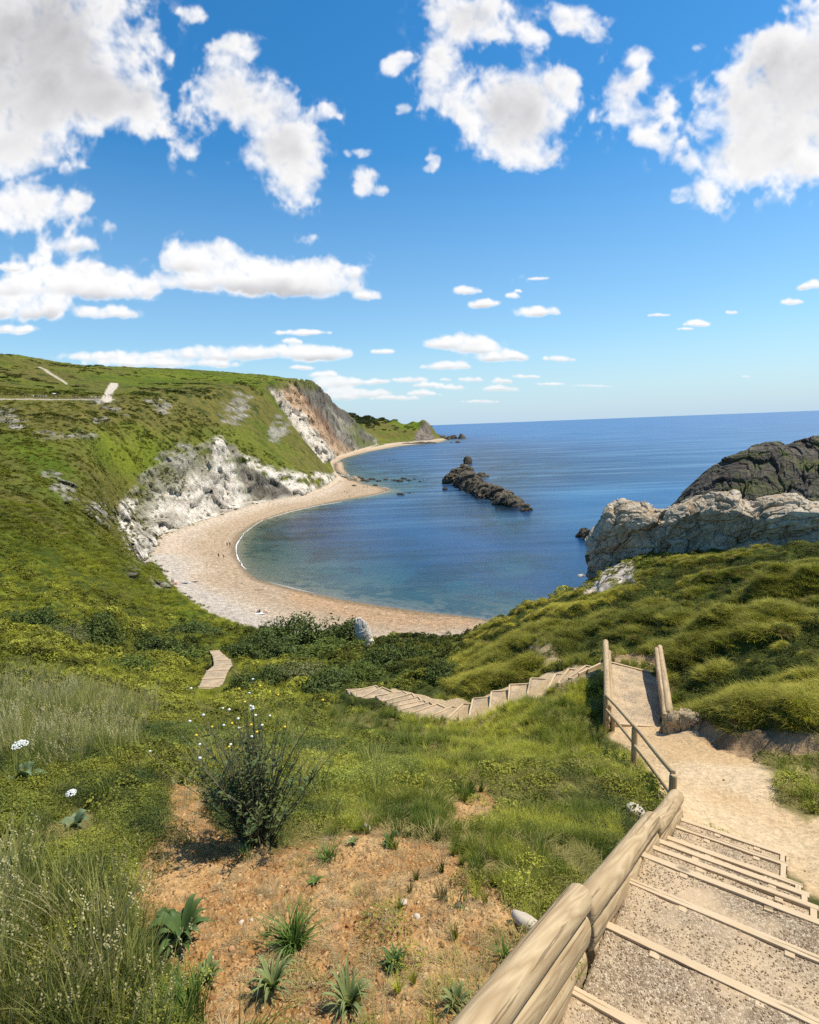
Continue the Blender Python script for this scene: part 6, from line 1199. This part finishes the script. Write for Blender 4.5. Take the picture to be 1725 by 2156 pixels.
g_ = 'people on the sand spit and reef'
for cx, cy, pose, M1, M2, lb in [(263, 992, 'sit', M_black, M_black, 'person sitting alone at the left on the sand spit'), (298, 1003, 'sit', M_skin, M_black, 'bare shouldered person sitting left in the group on the spit'), (316, 1000, 'stand', M_black, M_black, 'person in black standing in the group on the spit'), (318, 1055, 'walk', M_black, M_black, 'person in black walking by the water below the group'), (447, 1070, 'walk', M_black, M_skin, 'slim person wading at the edge of the spit'), (478, 940, 'sit', M_black, M_grey2, 'person sitting at the back of the spit near the dark boulder'), (512, 948, 'stand', M_tan, M_tan, 'person in tan clothes at the back of the spit'), (712, 976, 'sit', M_black, M_black, 'person crouching near the tip of the spit'), (788, 970, 'sit', M_white, M_white, 'person in white right at the tip of the spit'),
                                (713, 516, 'walk', M_black, M_black, 'lone walker far away on the second beach')]:
    person(pose, M1, M2, M_hair, on(*s5(cx, cy)), RNG.uniform(-2, 2), lb, g_)
for cx, cy, lb in [(1118, 872, 'left paddler standing in the water between reef and ridge'), (1165, 872, 'right paddler standing in the water between reef and ridge')]:
    p = Pz(*s5(cx, cy), -.35); person('stand', M_black, M_black, M_hair, tuple(p), .5, lb, g_)
p = on(*s5(597, 922)); hf_rock('boulder', [(p[0], p[1], 2.4, 1.6, 0, 1.1), (p[0]-1.2, p[1], 1.5, 1.2, 0, .8)], .22, .45, .6, M_searock, 141, zmin=-.6, label='dark boulder lying on the back of the sand spit', cat='boulder', base=p[2]-.1)
p = on(*s5(365, 928)); hf_rock('boulder', [(p[0], p[1], 2.8, 1.4, 0, .8)], .22, .4, .6, M_searock, 142, zmin=-.6, label='low dark boulder at the foot of the white cliff point', cat='boulder', base=p[2]-.1)
# swimmers' kayaks
def kayak(px, py, rz, c, lb):
    p = Pz(px, py, .0); t = tag(empty('kayak', p, rz), lb, 'kayak', 'kayaks on the bay'); v = []; n = 13
    for i in range(n):
        s = i/(n-1)*2-1; w = .38*(1-abs(s)**2.5)+.01; z = .12+.16*s*s
        v += [(s*1.8, -w, z), (s*1.8, 0, z+.12*(1-s*s)+.02), (s*1.8, w, z), (s*1.8, 0, -.10+.2*s*s)]
    I = np.arange(n*4).reshape(n, 4); q = np.concatenate([np.stack([I[:-1, k], I[:-1, (k+1) % 4], I[1:, (k+1) % 4], I[1:, k]], 1) for k in range(4)]); link('hull', mesh_np('hull', v, q), c, t)
    r = person('sit', M_black, M_black, M_hair, tuple(np.array(p)+[0, 0, .12]), rz-1.57, 'person paddling the '+lb, 'kayakers')
    log('paddle', (-.1, -1.0, .75), (.1, 1.0, .6), .03, .03, M_black, t, nl=3, seg=6)
kayak(*s5(750, 645), .3, M_navy, 'left kayak of the two far out near the second beach'); kayak(*s5(798, 642), -.4, M_navy, 'right kayak of the two far out near the second beach'); kayak(*s5(880, 762), 1.4, M_black, 'lone dark kayak nearer the reef, seen end on')
# walkers on the clifftop footpath
def c3(cx, cy): return ((cx/3.45)*.56152, (1300+cy/3.45)*.56152)
tops = [M_black, M_navy, M_white, M_black, M_tan, M_grey2, M_blue, M_black, M_white, M_red]
g_ = 'walkers on the clifftop footpath'
A_ = [318, 358, 432, 455, 495, 527, 545, 580, 596, 700, 750]; B_ = [960, 982, 1005, 1060, 1095, 1135, 1160, 1187, 1215, 1240, 1262, 1284]
ordn = ['first', 'second', 'third', 'fourth', 'fifth', 'sixth', 'seventh', 'eighth', 'ninth', 'tenth', 'eleventh', 'twelfth']
def pz_path(px):   # a place on the trodden terrace
    Yp = np.interp(px, [0, 60, 120, 180, 240, 290], [227, 234, 242, 252, 264, 280]); p = PA(px, Yp, 58); return (p[0], p[1], ground_z(p[0], p[1])-.02)
umb = None
for k, cx in enumerate(A_):
    x, y = c3(cx, 692); q = pz_path(x); person(['walk', 'stand'][k % 2], tops[k % 10], [M_black, M_navy, M_grey2][k % 3], M_hair, q, RNG.uniform(1, 2), f'{ordn[k]} walker from the left in the left half of the footpath crowd', g_)
    if k >= 9:
        lb = ('white parasol held up by a walker on the footpath', 'dark umbrella held up by a walker on the footpath')[k-9]; t = tag(empty('umbrella', (q[0]+.2, q[1]-.2, q[2])), lb, 'umbrella', 'umbrellas on the footpath'); bm = bmesh.new(); n = 16; rings = [[bm.verts.new((math.cos(a)*r_, math.sin(a)*r_, z_)) for a in np.linspace(0, 2*math.pi, n, endpoint=False)] for r_, z_ in ((.1, 2.35), (.55, 2.25), (.9, 2.0), (.88, 1.98), (.5, 2.2))]
        bm.faces.new(rings[0])
        for r1, r2_ in zip(rings[:-1], rings[1:]):
            for i in range(n): bm.faces.new((r1[i], r1[(i+1) % n], r2_[(i+1) % n], r2_[i]))
        bm_obj('canopy', bm, (M_white, M_black)[k-9], t, True); log('shaft', (0, 0, 1.1), (0, 0, 2.3), .015, .015, M_black, t, seg=6, nl=2)
for k, cx in enumerate(B_):
    x, y = c3(cx, 692); q = pz_path(x); person(['walk', 'stand'][(k+1) % 2], tops[(k*3+1) % 10], [M_black, M_navy, M_grey2][k % 3], M_hair, q, RNG.uniform(1, 2), f'{ordn[k]} walker from the left in the right half of the footpath crowd', g_)
for k, (cx, cy) in enumerate([(1365, 662), (1403, 650), (1428, 655), (1443, 650), (1467, 660), (1388, 552)]):
    q = hit(*c3(cx, cy), 180); person('walk', tops[(k*2) % 10], M_black, M_hair, tuple(q), RNG.uniform(-1, 1), ('first', 'second', 'third', 'fourth', 'fifth', 'topmost')[k]+' walker on the wide white chalk part of the path', g_)
# white house and cattle-like gorse on the skyline
p = PA(790, 1560, 0); hz = ground_z(p[0], p[1]); t = tag(empty('house', (p[0], p[1], hz), .3), 'small white house among trees on top of the far headland', 'house')
def boxbm(x0, x1, y0, y1, z0, z1):
    bm = bmesh.new(); bmesh.ops.create_cube(bm, size=1)
    for v in bm.verts: v.co = Vector(((x0+x1)/2+v.co.x*(x1-x0), (y0+y1)/2+v.co.y*(y1-y0), (z0+z1)/2+v.co.z*(z1-z0)))
    return bm
bm_obj('wall', boxbm(-7, 7, -4, 4, -2, 5), M_white, t); bm = bmesh.new(); vs = [bm.verts.new(q) for q in [(-7.4, -4.5, 4.9), (7.4, -4.5, 4.9), (7.4, 4.5, 4.9), (-7.4, 4.5, 4.9), (-7.4, 0, 8.2), (7.4, 0, 8.2)]]
for f in ((0, 1, 5, 4), (2, 3, 4, 5), (0, 4, 3), (1, 2, 5), (0, 3, 2, 1)): bm.faces.new([vs[i] for i in f])
bm_obj('roof', bm, M_grey2, t); bm_obj('chimney', boxbm(3, 4.2, -.6, .6, 7, 9.6), M_tan, t)
for i in range(3): bm_obj('window', boxbm(-5+4*i, -3.6+4*i, -4.08, -3.9, 1, 2.6), M_grey2, t)
for i, (px, Yd, s, lb) in enumerate([(187, 500, 2.2, 'first dark gorse bush on the left skyline'), (192, 500, 2.6, 'second dark gorse bush on the left skyline'), (205, 520, 2.6, 'third dark gorse bush on the left skyline'), (214, 530, 3.4, 'widest dark gorse bush on the left skyline')]):
    t = copy_tree(bp[0]); q = PA(px, Yd, 100); t.location = (q[0], q[1], ground_z(q[0], q[1])); t.scale = (s, s, s*.6); tag(t, lb, 'bush', 'gorse bushes on the skyline')
n_ = 900; w = ((RRg > 1250) & (RRg < 1650) & (Z > 22)).astype(float)*(scr(770, 878, 60, 22)+.02); p, j, i = sample(w, n_); s = RNG.uniform(5, 12, n_); scatter('woodland', 'coarse', p, s*1.4, s*.8, tintof((.04, .055, .02), (.08, .10, .03), n_), 'dark scrub woodland on top of the far headland', 'woodland')
n_ = 1500; w = inview*(RRg > 300)*(RRg < 800)*(1-ochre)*wpb**2*sstep(6, 18, pl_dist(sx, sy, [(222, 838), (240, 806)]))*(1-beach_w)*(Z > 60)*sstep(.05, .4, n_big+n_mid); p, j, i = sample(w, n_); s = RNG.uniform(1.2, 3.4, n_); scatter('hill_scrub', 'coarse', p, s*1.5, s*.45, tintof((.06, .08, .02), (.10, .13, .02), n_), 'scattered gorse scrub over the upper hillside', 'scrub')
